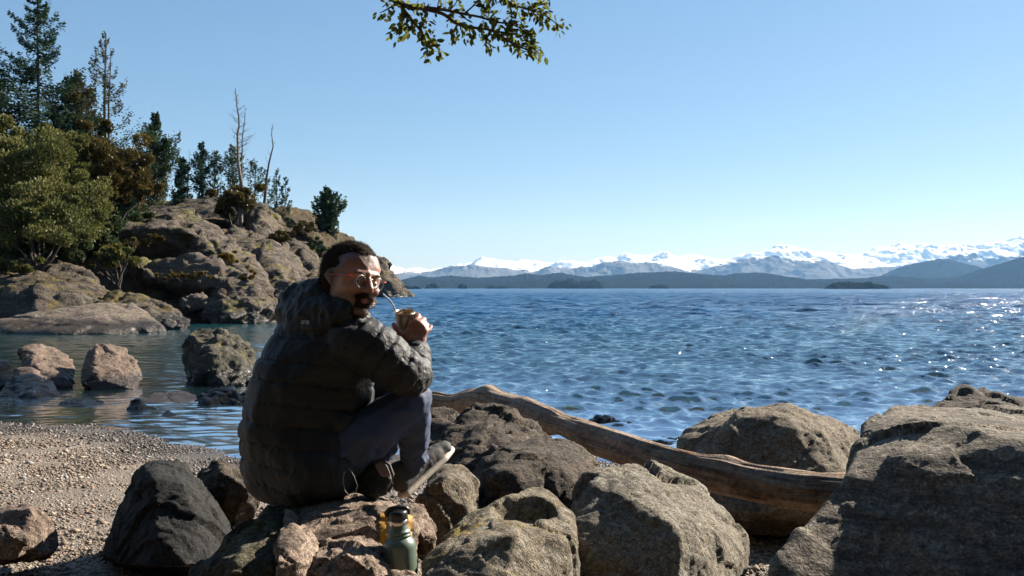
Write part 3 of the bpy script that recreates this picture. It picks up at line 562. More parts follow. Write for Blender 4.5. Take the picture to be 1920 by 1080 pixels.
# ---- pebbles
def pebbles(n, xr, yr, smin, smax, dens=None):
    r2 = np.random.default_rng(77); X = r2.uniform(*xr, n); Y = r2.uniform(*yr, n)
    vis = (np.abs(X / Y) < 0.60) ; X, Y = X[vis], Y[vis]; n = len(X)
    m = (shore_y(X) - Y) > -0.35; X, Y = X[m], Y[m]; n = len(X)
    S = smin + (smax - smin) * r2.random(n) ** 3.5; big = r2.random(n) < 0.012; S = np.where(big, r2.uniform(0.018, 0.042, n), S); Z = ground_h(X, Y) + S * 0.12
    v0 = np.array([(1, 0, 0), (0, 1, 0), (-1, 0, 0), (0, -1, 0), (0, 0, 1), (0, 0, -1)], float); f0 = np.array([(0, 1, 4), (1, 2, 4), (2, 3, 4), (3, 0, 4), (1, 0, 5), (2, 1, 5), (3, 2, 5), (0, 3, 5)]); ang = r2.random(n) * 6.28; sx = S * r2.uniform(0.8, 1.25, n); sy = S * r2.uniform(0.6, 1.0, n); sz = S * r2.uniform(0.35, 0.7, n)
    v = v0[None] * np.stack([sx, sy, sz], 1)[:, None]; ca, sa = np.cos(ang)[:, None], np.sin(ang)[:, None]
    x = v[..., 0] * ca - v[..., 1] * sa; y = v[..., 0] * sa + v[..., 1] * ca; tz = r2.normal(0, 0.25, n)[:, None]
    VV = np.stack([x + X[:, None], y + Y[:, None], v[..., 2] + tz * x + Z[:, None]], -1).reshape(-1, 3)
    FF = (f0[None] + (np.arange(n) * len(v0))[:, None, None]).reshape(-1, 3)
    b = NB('pebbles'); at = b.n('ShaderNodeAttribute', _attribute_name='tone').outputs['Fac']
    c = b.ramp(at, [(0.0, (0.05, 0.04, 0.03)), (0.2, (0.12, 0.09, 0.065)), (0.4, (0.20, 0.15, 0.105)), (0.55, (0.27, 0.205, 0.145)), (0.7, (0.33, 0.26, 0.19)), (0.82, (0.26, 0.14, 0.095)), (0.9, (0.15, 0.15, 0.145)), (1.0, (0.45, 0.40, 0.33))])
    ge = b.n('ShaderNodeNewGeometry').outputs['Position']; zz = b.n('ShaderNodeSeparateXYZ', Vector=ge).outputs['Z']; wet = b.math('DIVIDE', b.math('SUBTRACT', 0.08, zz), 0.05, clamp=True)
    c = b.mix(b.math('MULTIPLY', wet, 0.6), c, (0.02, 0.017, 0.014)); b.bsdf(Base__Color=c, Roughness=b.math('SUBTRACT', 0.8, b.math('MULTIPLY', wet, 0.5)), Normal=b.bump(b.noise(ge, 260, 3), 0.3, 0.003))
    o = mesh_obj('pebbles', VV, FF, b.m); tag(o, kind='stuff', label='small rounded pebbles covering the beach')
    patch = 0.30 * fbm(np.stack([X * 1.1 + Y * .3, Y * 2.6, X * 0], 1), 3) - 0.04; tone = np.repeat(np.clip(r2.random(n) + patch, 0, 1), len(v0)).astype(np.float32); a = o.data.attributes.new('tone', 'FLOAT', 'POINT'); a.data.foreach_set('value', tone)
pebbles(190000, (-7.5, 3.0), (3.6, 13.5), 0.0065, 0.022)
# ================================================================ rocky headland
M_head = rock_mat('headland rock', (0.145, 0.115, 0.088), (0.085, 0.068, 0.052), (0.21, 0.168, 0.13), 0.20, lichen=0.25, moss=0.38, moss_c=(0.075, 0.055, 0.016), strata=0.5, bumpd=0.12, wetz=0.45)
M_headpink = rock_mat('pinkish headland rock', (0.18, 0.142, 0.112), (0.105, 0.085, 0.068), (0.25, 0.20, 0.16), 0.22, lichen=0.2, moss=0.28, moss_c=(0.08, 0.07, 0.018), strata=0.4, bumpd=0.10, wetz=0.45)
M_slab = rock_mat('smooth shore slab', (0.25, 0.20, 0.155), (0.19, 0.155, 0.12), (0.32, 0.26, 0.21), 0.18, lichen=0.1, strata=0.3, bumpd=0.07, wetz=0.35)
M_soil = rock_mat('brown slope', (0.12, 0.085, 0.05), (0.07, 0.055, 0.035), (0.17, 0.12, 0.07), 0.25, moss=0.4, moss_c=(0.06, 0.05, 0.015), bumpd=0.15)
HG = 'rock outcrops of the headland'
def outcrop(label, hulls, seed, mat=M_head, vox=0.16, amp=0.18, fac=0.5, fr=0.55, ff=0.40, st=None, rad=0.25, ra=0.0):
    return rock('rock_outcrop', label, 'rock', hulls, vox, mat, rad, amp, fr, fac, ff, seed, relaxn=2, strata=st, ridge_amp=ra, group=None, cuts=5)
rock('headland', None, None, [PP((-700, 520, 42), (-700, 400, 90), (-200, 455, 52), (60, 452, 58), (150, 450, 60), (230, 425, 66), (300, 402, 75), (420, 392, 84), (540, 398, 92), (-700, 640, 38), (-100, 640, 42), (200, 610, 52), (500, 600, 60), (600, 560, 95), (600, 420, 100), (-700, 600, 130), (500, 600, 140), (300, 392, 120)),
     PP((500, 402, 90), (545, 396, 98), (572, 402, 100), (612, 422, 98), (655, 455, 96), (690, 485, 100), (560, 430, 84), (620, 480, 80), (650, 585, 84), (500, 585, 78), (700, 580, 100), (600, 580, 140))],
     0.30, M_soil, 0.3, 0.45, 0.4, 0.9, 0.3, 90, kind='structure')
outcrop('rounded grey-brown rock mound at the left edge of the bay', [PP((-140, 500, 48), (0, 487, 48), (80, 487, 47), (130, 500, 46), (165, 520, 45), (200, 560, 43), (-140, 560, 41), (60, 545, 40.5), (150, 560, 41), (-140, 625, 39), (100, 620, 39), (215, 600, 41), (100, 560, 52))], 5, M_head, 0.11, 0.128, 0.390, 0.7, 0.5, ra=0.04)
outcrop('long smooth tan slab sloping into the bay', [PP((-20, 612, 36.5), (100, 592, 38), (190, 578, 39.5), (245, 580, 39.5), (275, 602, 38), (-10, 630, 35), (100, 634, 34.2), (200, 630, 34.6), (300, 622, 35.8), (180, 600, 36.5), (100, 625, 40))], 11, M_slab, 0.08, 0.056, 0.163, 0.7, 0.4)
outcrop('cracked dark rock tongue at the end of the tan slab', [PP((188, 575, 41), (215, 560, 42), (250, 560, 42), (290, 577, 41), (325, 592, 40.5), (348, 606, 39.5), (230, 618, 38), (340, 616, 38.6), (280, 600, 38.6), (260, 610, 42))], 15, M_head, 0.08, 0.096, 0.325, 1.0, 0.7, ra=0.03)
outcrop('highest bare pink-topped dome of the headland with mossy ledges', [
    PP((222, 425, 60), (255, 412, 62), (330, 406, 62), (380, 418, 61), (412, 438, 59), (228, 437, 55), (290, 432, 54), (350, 436, 54), (405, 452, 55), (240, 480, 56), (400, 490, 55)),
    PP((300, 445, 58), (400, 445, 58), (440, 462, 56), (470, 492, 54.5), (500, 540, 52), (522, 575, 50.5), (420, 480, 53), (460, 530, 50), (490, 550, 49.5), (300, 520, 56), (350, 500, 56)),
    PP((235, 500, 51), (300, 492, 50.5), (360, 490, 50.5), (430, 505, 50), (480, 535, 49.2), (495, 552, 48.8), (250, 520, 49.5), (380, 528, 48.4), (470, 552, 48.2), (330, 540, 54), (240, 540, 54))], 23, M_headpink, 0.14, 0.160, 0.650, 0.7, 0.42, ra=0.05)
outcrop('dark undercut wall of the headland above the waterline', [PP((130, 500, 56), (200, 480, 55), (300, 510, 53), (500, 545, 52), (522, 580, 50.5), (130, 620, 50), (350, 620, 47.5), (520, 610, 47.5), (200, 560, 50), (300, 620, 56))], 29, M_head, 0.16, 0.200, 0.780, 0.6, 0.4)
outcrop('blocky lit rocks at the waterline right of the undercut wall', [PP((385, 572, 46.6), (420, 552, 47.2), (475, 545, 47.6), (505, 565, 47.4), (525, 590, 47), (530, 606, 46), (410, 588, 45), (470, 575, 45.4), (400, 618, 44), (515, 614, 44.6), (460, 600, 48)),
    PP((350, 565, 47), (378, 556, 47.4), (385, 575, 46.8), (352, 582, 46.5), (365, 570, 48))], 33, M_headpink, 0.09, 0.112, 0.520, 1.1, 0.75, ra=0.03)
outcrop('low pink boulders on top of the dome', [PP((272, 405, 66), (282, 396, 67), (340, 393, 67), (366, 398, 66), (370, 410, 65), (275, 415, 64), (366, 415, 64), (320, 410, 69)), PP((318, 402, 65), (340, 394, 66), (362, 396, 66), (370, 406, 65), (330, 416, 64))], 37, M_headpink, 0.14, 0.080, 0.325, 0.9, 0.6)
outcrop('flat-topped boulder behind the pink boulders', [PP((325, 392, 74), (345, 380, 76), (385, 374, 76), (430, 376, 76), (470, 392, 74), (330, 415, 71), (460, 425, 70), (400, 410, 80))], 41, M_head, 0.18, 0.120, 0.390, 0.8, 0.5)
outcrop('steep rounded rock under the dead trees', [PP((470, 400, 72), (490, 388, 73), (515, 405, 72), (528, 430, 70), (520, 455, 68), (465, 452, 67), (480, 430, 66), (500, 440, 76))], 45, M_headpink, 0.15, 0.144, 0.520, 0.8, 0.5, ra=0.05)
outcrop('broad sloping rock right of the dome', [PP((418, 440, 64), (445, 432, 65), (490, 434, 65), (520, 450, 64), (545, 480, 62), (430, 470, 58), (500, 490, 56), (545, 540, 54), (440, 520, 58), (590, 590, 55), (500, 600, 52))], 49, M_headpink, 0.15, 0.160, 0.650, 0.7, 0.45, ra=0.05)
outcrop('cliffy rocks running down to the water behind the man', [PP((520, 455, 70), (560, 460, 70), (590, 482, 68), (612, 510, 66), (560, 500, 60), (600, 540, 60), (540, 600, 54), (640, 592, 60), (640, 560, 66), (540, 540, 72)), PP((600, 470, 84), (640, 470, 86), (680, 500, 86), (700, 560, 82), (620, 580, 76), (700, 580, 80), (640, 560, 92))], 53, M_head, 0.17, 0.200, 0.845, 0.6, 0.4, ra=0.06)
outcrop('steep dark far point of the headland right of the face', [PP((560, 440, 170), (640, 455, 172), (700, 482, 172), (722, 489, 172), (733, 508, 172), (748, 535, 170), (756, 546, 168), (560, 560, 160), (745, 556, 165), (700, 560, 190)), PP((700, 550, 168), (735, 545, 170), (758, 547, 172), (772, 554, 174), (774, 557, 174), (700, 560, 164), (760, 559, 168))], 57, M_head, 0.42, 0.480, 1.430, 0.25, 0.2, rad=0.4)

# ================================================================ trees
tr = np.random.default_rng(11)
def leaf_mat(name, c1, c2, c3, sc, trans=0.25):
    b = NB(name); at = b.n('ShaderNodeAttribute', _attribute_name='tone').outputs['Fac']; v = obj_coords(b)
    c = b.mix(b.ramp(b.noise(v, sc, 3, 0.6), [(0.38, 0.0), (0.62, 1.0)]), c1, c2); c = b.mix(b.ramp(at, [(0.55, 0.0), (1.0, 1.0)]), c, c3); c = b.mix(b.ramp(at, [(0.0, 0.6), (0.4, 0.0)]), c, tuple(x * 0.4 for x in c1))
    d = b.n('ShaderNodeBsdfDiffuse', Color=c); t = b.n('ShaderNodeBsdfTranslucent', Color=c); m = b.n('ShaderNodeMixShader', Fac=trans); b.t.links.new(d.outputs[0], m.inputs[1]); b.t.links.new(t.outputs[0], m.inputs[2])
    g = b.n('ShaderNodeBsdfGlossy', Roughness=0.45, Color=(0.6, 0.6, 0.6, 1)); m2 = b.n('ShaderNodeMixShader', Fac=0.015); b.t.links.new(m.outputs[0], m2.inputs[1]); b.t.links.new(g.outputs[0], m2.inputs[2])
    b.t.links.new(m2.outputs[0], b.out.inputs[0]); return b.m
def bark_mat(name, c1, c2, sc=6):
    b = NB(name); v = obj_coords(b); mp = b.n('ShaderNodeMapping', Vector=v); mp.inputs['Scale'].default_value = (1, 1, 0.25); n = b.noise(mp.outputs[0], sc, 5, 0.7)
    b.bsdf(Base__Color=b.mix(b.ramp(n, [(0.38, 0.0), (0.62, 1.0)]), c1, c2), Roughness=0.9, Normal=b.bump(n, 0.8, 0.3 / sc)); return b.m
M_bark = bark_mat('dark bark', (0.035, 0.028, 0.022), (0.08, 0.065, 0.05))
M_dead = bark_mat('weathered dead wood', (0.10, 0.08, 0.06), (0.30, 0.27, 0.23), 1.2)
M_deadd = bark_mat('dark dead wood', (0.05, 0.04, 0.035), (0.11, 0.09, 0.075), 3)
L_fir = leaf_mat('fir needles', (0.0242, 0.0551, 0.0364), (0.0377, 0.0734, 0.0312), (0.0741, 0.1102, 0.0624), 0.6)
L_cyp = leaf_mat('cypress sprays', (0.0421, 0.0688, 0.0325), (0.0589, 0.0918, 0.0390), (0.1178, 0.1530, 0.0780), 0.7)
L_brown = leaf_mat('rusty conifer sprays', (0.0551, 0.0626, 0.0323), (0.0857, 0.0782, 0.0323), (0.1346, 0.1251, 0.0646), 0.8)
L_olive = leaf_mat('olive brown foliage', (0.075, 0.060, 0.018), (0.115, 0.085, 0.024), (0.20, 0.15, 0.045), 0.5)
L_green = leaf_mat('yellow green foliage', (0.0711, 0.0825, 0.0243), (0.1264, 0.1275, 0.0338), (0.2686, 0.2475, 0.0945), 0.6, 0.3)
L_gold = leaf_mat('golden moss', (0.09, 0.06, 0.015), (0.15, 0.10, 0.02), (0.24, 0.17, 0.04), 1.2)
L_dkgreen = leaf_mat('deep green foliage', (0.0320, 0.0544, 0.0224), (0.0640, 0.0880, 0.0320), (0.1280, 0.1440, 0.0640), 0.6)

def tubes(paths, sides=6):
    """paths: list of (pts (n,3), radii (n,)) -> verts, quad faces"""
    VV, FF, off = [], [], 0
    for p, r in paths:
        p = np.asarray(p, float); r = np.asarray(r, float); n = len(p); t = np.gradient(p, axis=0); t /= np.maximum(np.linalg.norm(t, axis=1), 1e-9)[:, None]
        ref = np.array([0.3, 0.9, 0.1]) if abs(t[0, 2]) > 0.6 else np.array([0, 0, 1.0]); a = np.cross(t, ref); a /= np.maximum(np.linalg.norm(a, axis=1), 1e-9)[:, None]; bb = np.cross(t, a)
        th = np.arange(sides) / sides * 2 * math.pi
        V = p[:, None] + r[:, None, None] * (np.cos(th)[None, :, None] * a[:, None] + np.sin(th)[None, :, None] * bb[:, None]); VV.append(V.reshape(-1, 3))
        i = np.arange(n - 1)[:, None] * sides + np.arange(sides)[None]; j = np.arange(n - 1)[:, None] * sides + (np.arange(sides)[None] + 1) % sides
        FF.append(np.stack([i.ravel(), j.ravel(), j.ravel() + sides, i.ravel() + sides], 1) + off); off += n * sides
    return np.concatenate(VV), np.concatenate(FF)
def leaves_mesh(name, C, S, mat, parent, dirs=None, tone=None, rg=tr, flat=0.0, asp=1.6):
    """one bent two-triangle sprig per point"""
    n = len(C); a = rg.normal(size=(n, 3)) if dirs is None else dirs + rg.normal(size=(n, 3)) * 0.35; a /= np.linalg.norm(a, axis=1)[:, None]
    r = rg.normal(size=(n, 3)); r[:, 2] += flat * np.sign(r[:, 2] + 1e-6); u = np.cross(a, r); u /= np.maximum(np.linalg.norm(u, axis=1), 1e-6)[:, None]
    S = np.asarray(S).reshape(-1, 1) * np.ones((n, 1)); a = a * S * asp * 0.5; u = u * S * 0.5
    V = np.stack([C - a, C + u * 0.9 - a * 0.1, C + a, C - u * 0.9 + a * 0.2], 1).reshape(-1, 3); Fq = np.arange(n * 4).reshape(n, 4)
    o = mesh_obj(name, V, Fq, mat, parent, smooth=False); tn = rg.random(n) if tone is None else tone
    at = o.data.attributes.new('tone', 'FLOAT', 'POINT'); at.data.foreach_set('value', np.repeat(tn, 4).astype(np.float32)); return o

def conifer(name, label, px, ytop, ybase, d, width, mat, style='fir', n_br=70, dens=1.0, seed=1, lean=0.0, crown0=0.0, leaf=None, bark=M_bark, twin=False, group=None, cat='tree', irregular=0.25):
    rg = np.random.default_rng(seed); base = np.array(P(px, ybase, d)); top = np.array(P(px + lean, ytop, d)); H = top[2] - base[2]; Wd = width / F * d / 2
    root = empty(name, base); tag(root, label, cat, group)
    tp = np.linspace(0, 1, 14)[:, None]; trunk = (top - base) * tp + np.stack([fbm(np.stack([tp[:, 0] * 2, tp[:, 0] * 0 + seed, tp[:, 0] * 0], 1), 2) * H * 0.012, 0 * tp[:, 0], 0 * tp[:, 0]], 1)
    rt = H * 0.011 * (1 - tp[:, 0] * 0.93) + 0.015
    paths = [(trunk, rt)]
    if twin: paths.append((trunk * np.array([1, 1, 0.93]) + np.array([[0.35 * Wd * 0.35, 0, 0]]) * tp ** 0.4, rt * 0.8))
    V, Q = tubes(paths, 7); mesh_obj('trunk', V, Q, bark, root)
    bp, C, D, T = [], [], [], []
    sz = leaf or 0.16
    for k in range(n_br):
        h = crown0 + (1 - crown0) * ((k + rg.random()) / n_br) ** 0.92; h = min(h, 0.985); az = rg.random() * 6.283
        prof = (1 - h) ** 0.75 if style != 'col' else min(1, (1 - h) * 2.6 + 0.06) * (0.75 + 0.25 * math.sin(h * 9 + seed))
        prof *= 0.5 + 0.5 * min(1, (h - crown0) / 0.12 + 0.4)
        ln = Wd * prof * (1 + irregular * rg.normal()) + 0.12
        if ln < 0.1: continue
        s0 = np.array([np.interp(h, tp[:, 0], trunk[:, j]) for j in range(3)]); hd = np.array([math.cos(az), math.sin(az), 0])
        if style == 'fir': z0, z1 = 0.10, 0.16 * ln; sag = -0.14
        elif style == 'col': z0, z1 = 0.35, 0.25 * ln; sag = 0.0
        else: z0, z1 = 0.05, 0.55 * ln; sag = -0.10
        q = np.linspace(0, 1, 9)[:, None]; br = s0 + hd * ln * q + np.array([0, 0, 1.0]) * (ln * z0 * q + sag * ln * np.sin(q * math.pi) + z1 * q ** 2.5) + rg.normal(size=(9, 3)) * 0.015 * ln * q
        bp.append((br, np.linspace(0.012 * ln + 0.012, 0.008, 9)))
        if style == 'sparse':   # bare inner branch, tufts at the tips
            m = int(ln * 26 * dens); t = 0.45 + 0.55 * rg.random(m) ** 0.7; spread = 0.16 * ln * (0.3 + t)
        else:
            m = int((ln * 46 + 6) * dens); t = rg.random(m) ** 0.75 * 0.97 + 0.03; spread = (0.20 if style == 'fir' else 0.30) * ln * np.sqrt(1.15 - t) * (0.4 + 0.6 * np.minimum(1, t * 4)) + 0.04
        bx = np.array([np.interp(t, q[:, 0], br[:, j]) for j in range(3)]).T
        side = np.cross(hd, [0, 0, 1]); lat = rg.uniform(-1, 1, m) * spread
        ver = rg.normal(0, 1, m) * (0.05 * ln + 0.03) * (1.0 if style == 'fir' else 2.0)
        c = bx + side * lat[:, None] + np.array([0, 0, 1.0]) * (ver - (np.abs(lat) * 0.35 if style == 'fir' else -np.abs(lat) * 0.2))[:, None]
        C.append(c); D.append(hd[None] * 0.8 + side[None] * np.sign(lat)[:, None] * 0.8 + np.array([[0, 0, -0.15 if style == 'fir' else 0.5]])); T.append(np.full(m, rg.random()) * 0.5 + rg.random(m) * 0.5)
    V, Q = tubes(bp, 4); mesh_obj('branches', V, Q, bark, root)
    C = np.concatenate(C); leaves_mesh('crown', C, sz * rg.uniform(0.6, 1.3, len(C)), mat, root, np.concatenate(D), np.concatenate(T), rg, 0.6)
    return root

def bush(name, label, px, py, d, w, h, mat, n=9000, seed=1, leaf=0.12, depth=1.0, lobes=26, group=None, cat='bush', ytop_bias=0.3, stems=8):
    """px,py: centre of the base; w,h in pixels"""
    rg = np.random.default_rng(seed); base = np.array(P(px, py, d)); W = w / F * d / 2; Hh = h / F * d
    root = empty(name, base); tag(root, label, cat, group)
    q = rg.normal(size=(lobes * 3, 3)); q /= np.linalg.norm(q, axis=1)[:, None]; q = q[q[:, 2] > -0.35][:lobes]
    rad = rg.uniform(0.35, 1.22, len(q)) ; q[:, 2] += rg.normal(size=len(q)) * 0.1; LC = np.stack([q[:, 0] * W * rad, q[:, 1] * W * depth * rad, Hh * (0.45 + 0.45 * q[:, 2] * rad)], 1); LR = rg.uniform(0.10, 0.32, len(q)) * min(W, Hh * 0.6) * np.clip(1.45 - rad * .75, .4, 1)
    if h < 60: LC[:, 2] -= Hh * 0.42; stems = 1
    k = rg.integers(0, len(q), n); u = rg.normal(size=(n, 3)); u /= np.linalg.norm(u, axis=1)[:, None]; rr = LR[k] * (0.55 + 0.5 * rg.random(n) ** 0.5) * (1 + 0.3 * rg.normal(size=n) * (rg.random(n) < 0.25))
    C = LC[k] + u * rr[:, None] * np.array([1.1, 1.1, 0.8]); C = C[C[:, 2] > -0.3]; n = len(C)
    paths = []
    for j in range(stems):
        e = LC[rg.integers(0, len(q))]; t = np.linspace(0, 1, 7)[:, None]; p = e * t + rg.normal(size=(7, 3)) * 0.04 * Hh * t + np.array([rg.normal() * 0.08 * W, 0, -0.3]) * (1 - t); paths.append((p, np.linspace(0.02 * Hh + 0.01, 0.01, 7)))
    V, Q = tubes(paths, 5); mesh_obj('stems', V, Q, M_bark, root)
    leaves_mesh('foliage', C, leaf * rg.uniform(0.6, 1.35, n), mat, root, u[:n] * 0.6 + np.array([0, 0, 0.4]), rg.random(n) * 0.6 + 0.4 * rg.random(len(q))[k[:n]], rg)
    return root

def dead_tree(name, label, px, ytop, ybase, d, lean, n1, seed, mat, rad=0.10, spread=0.22, bends=None, h0=0.45, subs=5):
    rg = np.random.default_rng(seed); base = np.array(P(px, ybase, d)); top = np.array(P(px + lean, ytop, d)); H = top[2] - base[2]
    root = empty(name, base); tag(root, label, 'dead tree')
    t = np.linspace(0, 1, 16); tr_ = (top - base)[None] * t[:, None]
    if bends: tr_[:, 0] += np.interp(t, [b_[0] for b_ in bends], [b_[1] / F * d for b_ in bends])
    tr_ += np.stack([fbm(np.stack([t * 5, t * 0 + seed, t * 0], 1), 2), fbm(np.stack([t * 5, t * 0 + seed + 9, t * 0], 1), 2), 0 * t], 1) * 0.012 * H
    V, Q = tubes([(tr_, rad * (1 - 0.88 * t))], 8); mesh_obj('trunk', V, Q, mat, root)
    br = []
    for k in range(n1):
        h = h0 + (0.98 - h0) * (k + rg.random()) / n1; s0 = np.array([np.interp(h, t, tr_[:, j]) for j in range(3)]); az = rg.random() * 6.28; ln = spread * H * (1.15 - h) * rg.uniform(0.4, 1.2); hd = np.array([math.cos(az), math.sin(az) * 0.8, 0])
        q = np.linspace(0, 1, 8)[:, None]; b_ = s0 + hd * ln * q + np.array([0, 0, 1.0]) * ln * (0.15 * q + 0.45 * q ** 2.2) + rg.normal(size=(8, 3)) * 0.03 * ln * q; br.append((b_, np.linspace(0.016 + 0.012 * ln, 0.006, 8)))
        for j in range(subs):
            tt = rg.uniform(0.25, 0.95); s1 = np.array([np.interp(tt, q[:, 0], b_[:, c_]) for c_ in range(3)]); d1 = hd * 0.5 + rg.normal(size=3) * 0.6 + np.array([0, 0, 0.5]); l1 = ln * rg.uniform(0.15, 0.45)
            br.append((s1 + d1 * l1 * np.linspace(0, 1, 4)[:, None] + np.array([0, 0, 0.2 * l1]) * np.linspace(0, 1, 4)[:, None] ** 2, np.linspace(0.010, 0.005, 4)))
    V, Q = tubes(br, 4); o = mesh_obj('branches', V, Q, mat, root); o['kind'] = 'stuff'; return root

# left forest, back to front
conifer('fir_tree', 'tallest dark blue-green fir, its top cut by the upper edge', 70, -14, 480, 56, 340, L_fir, 'fir', 120, 2.3, 3, irregular=0.34, leaf=0.105)
conifer('conifer_tree', 'rusty brown-green conifer between the tallest fir and the bare twin-trunk tree', 146, 136, 470, 60, 115, L_brown, 'col', 95, 3.0, 7, leaf=0.125)
conifer('conifer_tree', 'thin see-through tree with two bare trunks and rusty tufts, second tallest', 198, 62, 460, 58, 150, L_brown, 'sparse', 80, 2.6, 12, twin=True, leaf=0.095, crown0=0.06)
conifer('conifer_tree', 'dark conifer cut by the left edge behind the pale green foliage', 0, 150, 480, 58, 120, L_cyp, 'col', 80, 2.2, 15, leaf=0.125)
conifer('conifer_tree', 'dark green fir half hidden below the tallest fir', 110, 195, 480, 55, 230, L_fir, 'fir', 80, 2.8, 18, leaf=0.12)
conifer('conifer_tree', 'full grey-green conifer standing alone right of the rusty thicket', 291, 214, 412, 72, 74, L_cyp, 'col', 90, 3.2, 22, leaf=0.125)
conifer('conifer_tree', 'short dark conical tree left of a bare stick', 341, 298, 405, 76, 38, L_fir, 'col', 60, 2.2, 25, leaf=0.125)
conifer('conifer_tree', 'dark conifer with a pointed crown between the bare stick and the tall dead tree', 378, 268, 402, 78, 44, L_fir, 'col', 60, 1.9, 28, leaf=0.125)
conifer('conifer_tree', 'thin pale conifer just left of the tall dead tree', 403, 284, 402, 80, 36, L_cyp, 'col', 42, 1.2, 31, leaf=0.125)
conifer('conifer_tree', 'ragged conifer right behind the tall dead tree', 436, 272, 408, 80, 52, L_cyp, 'col', 50, 1.3, 34, leaf=0.125)
conifer('conifer_tree', 'loose flat-branched conifer between the two dead trees', 478, 300, 405, 80, 72, L_cyp, 'sparse', 46, 1.5, 37, leaf=0.125)
conifer('conifer_tree', 'small sparse conifer, left one of the pair right of the leaning dead tree', 519, 318, 402, 88, 30, L_cyp, 'sparse', 36, 1.7, 40, leaf=0.125)
conifer('conifer_tree', 'thinnest conifer, right one of the pair right of the leaning dead tree', 535, 333, 404, 88, 22, L_cyp, 'sparse', 28, 1.7, 43, leaf=0.14)
conifer('conifer_tree', 'rounded lone conifer on the slope above the head', 614, 353, 470, 88, 62, L_cyp, 'col', 64, 1.8, 46, crown0=0.12, leaf=0.19, lean=-2)
conifer('conifer_tree', 'tiny wind-bent tree on the far point', 731, 494, 520, 172, 12, L_cyp, 'col', 14, 1.2, 49, crown0=0.5, leaf=0.22)
dead_tree('dead_tree', 'tallest dead tree, bare pale trunk bending above the dome', 452, 166, 425, 68, -10, 34, 3, M_dead, 0.17, 0.20, [(0, 0), (0.25, 6), (0.5, -3), (0.75, 4), (1, 0)])
dead_tree('dead_tree', 'second bare trunk leaning beside the tallest dead tree', 455, 200, 400, 72, 4, 22, 8, M_deadd, 0.10, 0.16, [(0, 0), (0.5, -4), (1, 0)])
dead_tree('dead_tree', 'leaning dark dead tree with a forked tip, right of the tallest dead trees', 494, 232, 392, 76, 18, 9, 14, M_deadd, 0.13, 0.14, [(0, 0), (0.5, 0), (0.75, 5), (0.9, -2), (1, 0)], 0.5, 3)
dead_tree('dead_stick', 'bare grey stick between the short dark conical tree and the pointed conifer', 350, 282, 400, 76, 5, 6, 19, M_deadd, 0.07, 0.12, None, 0.5, 2)
dead_tree('dead_stick', 'short bare stick left of the tall dead tree', 413, 300, 402, 76, 2, 6, 23, M_deadd, 0.06, 0.12, None, 0.5, 2)
# broadleaf masses at the left
bush('leafy_tree', 'big yellow-green leafy tree at the left edge', 40, 505, 47, 260, 275, L_green, 56000, 4, 0.088, 0.9, 110, cat='tree')
bush('leafy_tree', 'pale olive leafy tree overhanging the rock mound', 70, 500, 44, 175, 150, L_green, 28000, 9, 0.085, 0.8, 70, cat='tree')
bush('leafy_tree', 'rusty olive feathery thicket beside the dome', 205, 432, 55, 160, 215, L_olive, 40000, 13, 0.10, 0.9, 80, cat='tree')
bush('leafy_tree', 'deep green thicket between the yellow-green and the rusty foliage', 135, 450, 57, 160, 240, L_dkgreen, 34000, 17, 0.12, 0.9, 80, cat='tree')
bush('leafy_tree', 'yellow-green leafy mass cut by the left edge, below the dark edge conifer', -30, 500, 50, 190, 330, L_green, 30000, 71, 0.11, 0.9, 80, cat='tree', stems=3)
bush('leafy_tree', 'olive leafy mass in front of the tallest fir, above the yellow-green tree', 110, 440, 52, 130, 200, L_green, 24000, 72, 0.10, 0.9, 60, cat='tree', stems=3)
bush('leafy_tree', 'olive-brown bushy tree at the right end of the thicket by the pink boulders', 238, 425, 57, 90, 130, L_olive, 16000, 73, 0.10, 0.9, 50, cat='tree', stems=3)
bush('leafy_tree', 'dark leafy mass filling the gap under the rusty thicket', 175, 475, 56, 170, 140, L_dkgreen, 22000, 74, 0.12, 0.9, 60, cat='tree', stems=3)
bush('shrub', 'dark shrub in the hollow below the rusty thicket', 150, 492, 52, 130, 95, L_dkgreen, 9000, 21, 0.13, 0.8, 20)
bush('shrub', 'small yellow-green shrub at the mound top by the left edge', 30, 505, 43, 90, 55, L_green, 4500, 24, 0.11, 0.8, 14)
bush('shrub', 'wispy pale shrub growing from the dark wall below the dome', 222, 530, 47, 95, 95, L_green, 3000, 28, 0.10, 0.6, 13, stems=10)
bush('shrub', 'tuft of olive shrubs on the dome edge', 285, 452, 52.5, 60, 26, L_olive, 1800, 30, 0.09, 0.6, 9)
bush('shrub', 'feathery brown shrubs around the foot of the dead trees', 440, 428, 69, 125, 90, L_olive, 11000, 33, 0.12, 0.8, 26)
bush('shrub', 'wide dark undergrowth below the yellow-green trees on the mound', 50, 505, 45.5, 210, 75, L_dkgreen, 14000, 81, 0.11, 0.6, 40, stems=2)
bush('shrub', 'mid-green leafy shrub between the pale olive tree and the dome', 140, 478, 50, 110, 90, L_green, 9000, 82, 0.10, 0.6, 30, stems=3)
bush('shrub', 'olive scrub hanging over the dark wall left of the dome', 232, 470, 50, 80, 44, L_olive, 4500, 83, 0.09, 0.6, 20, stems=3)
bush('shrub', 'golden moss and low scrub on the ledge of the dome', 345, 520, 48.0, 110, 20, L_gold, 3200, 60, 0.08, 0.5, 26)
bush('shrub', 'golden tuft hanging on the dome shoulder, left of the hood', 425, 488, 50.5, 44, 34, L_gold, 1300, 61, 0.08, 0.5, 12)
bush('shrub', 'yellow-green tuft in the crack running down to the water', 462, 520, 49.4, 36, 40, L_gold, 1100, 62, 0.08, 0.5, 10)
bush('shrub', 'brown heathy patch above the broad sloping rock', 520, 452, 62, 70, 40, L_olive, 3000, 63, 0.10, 0.6, 16)
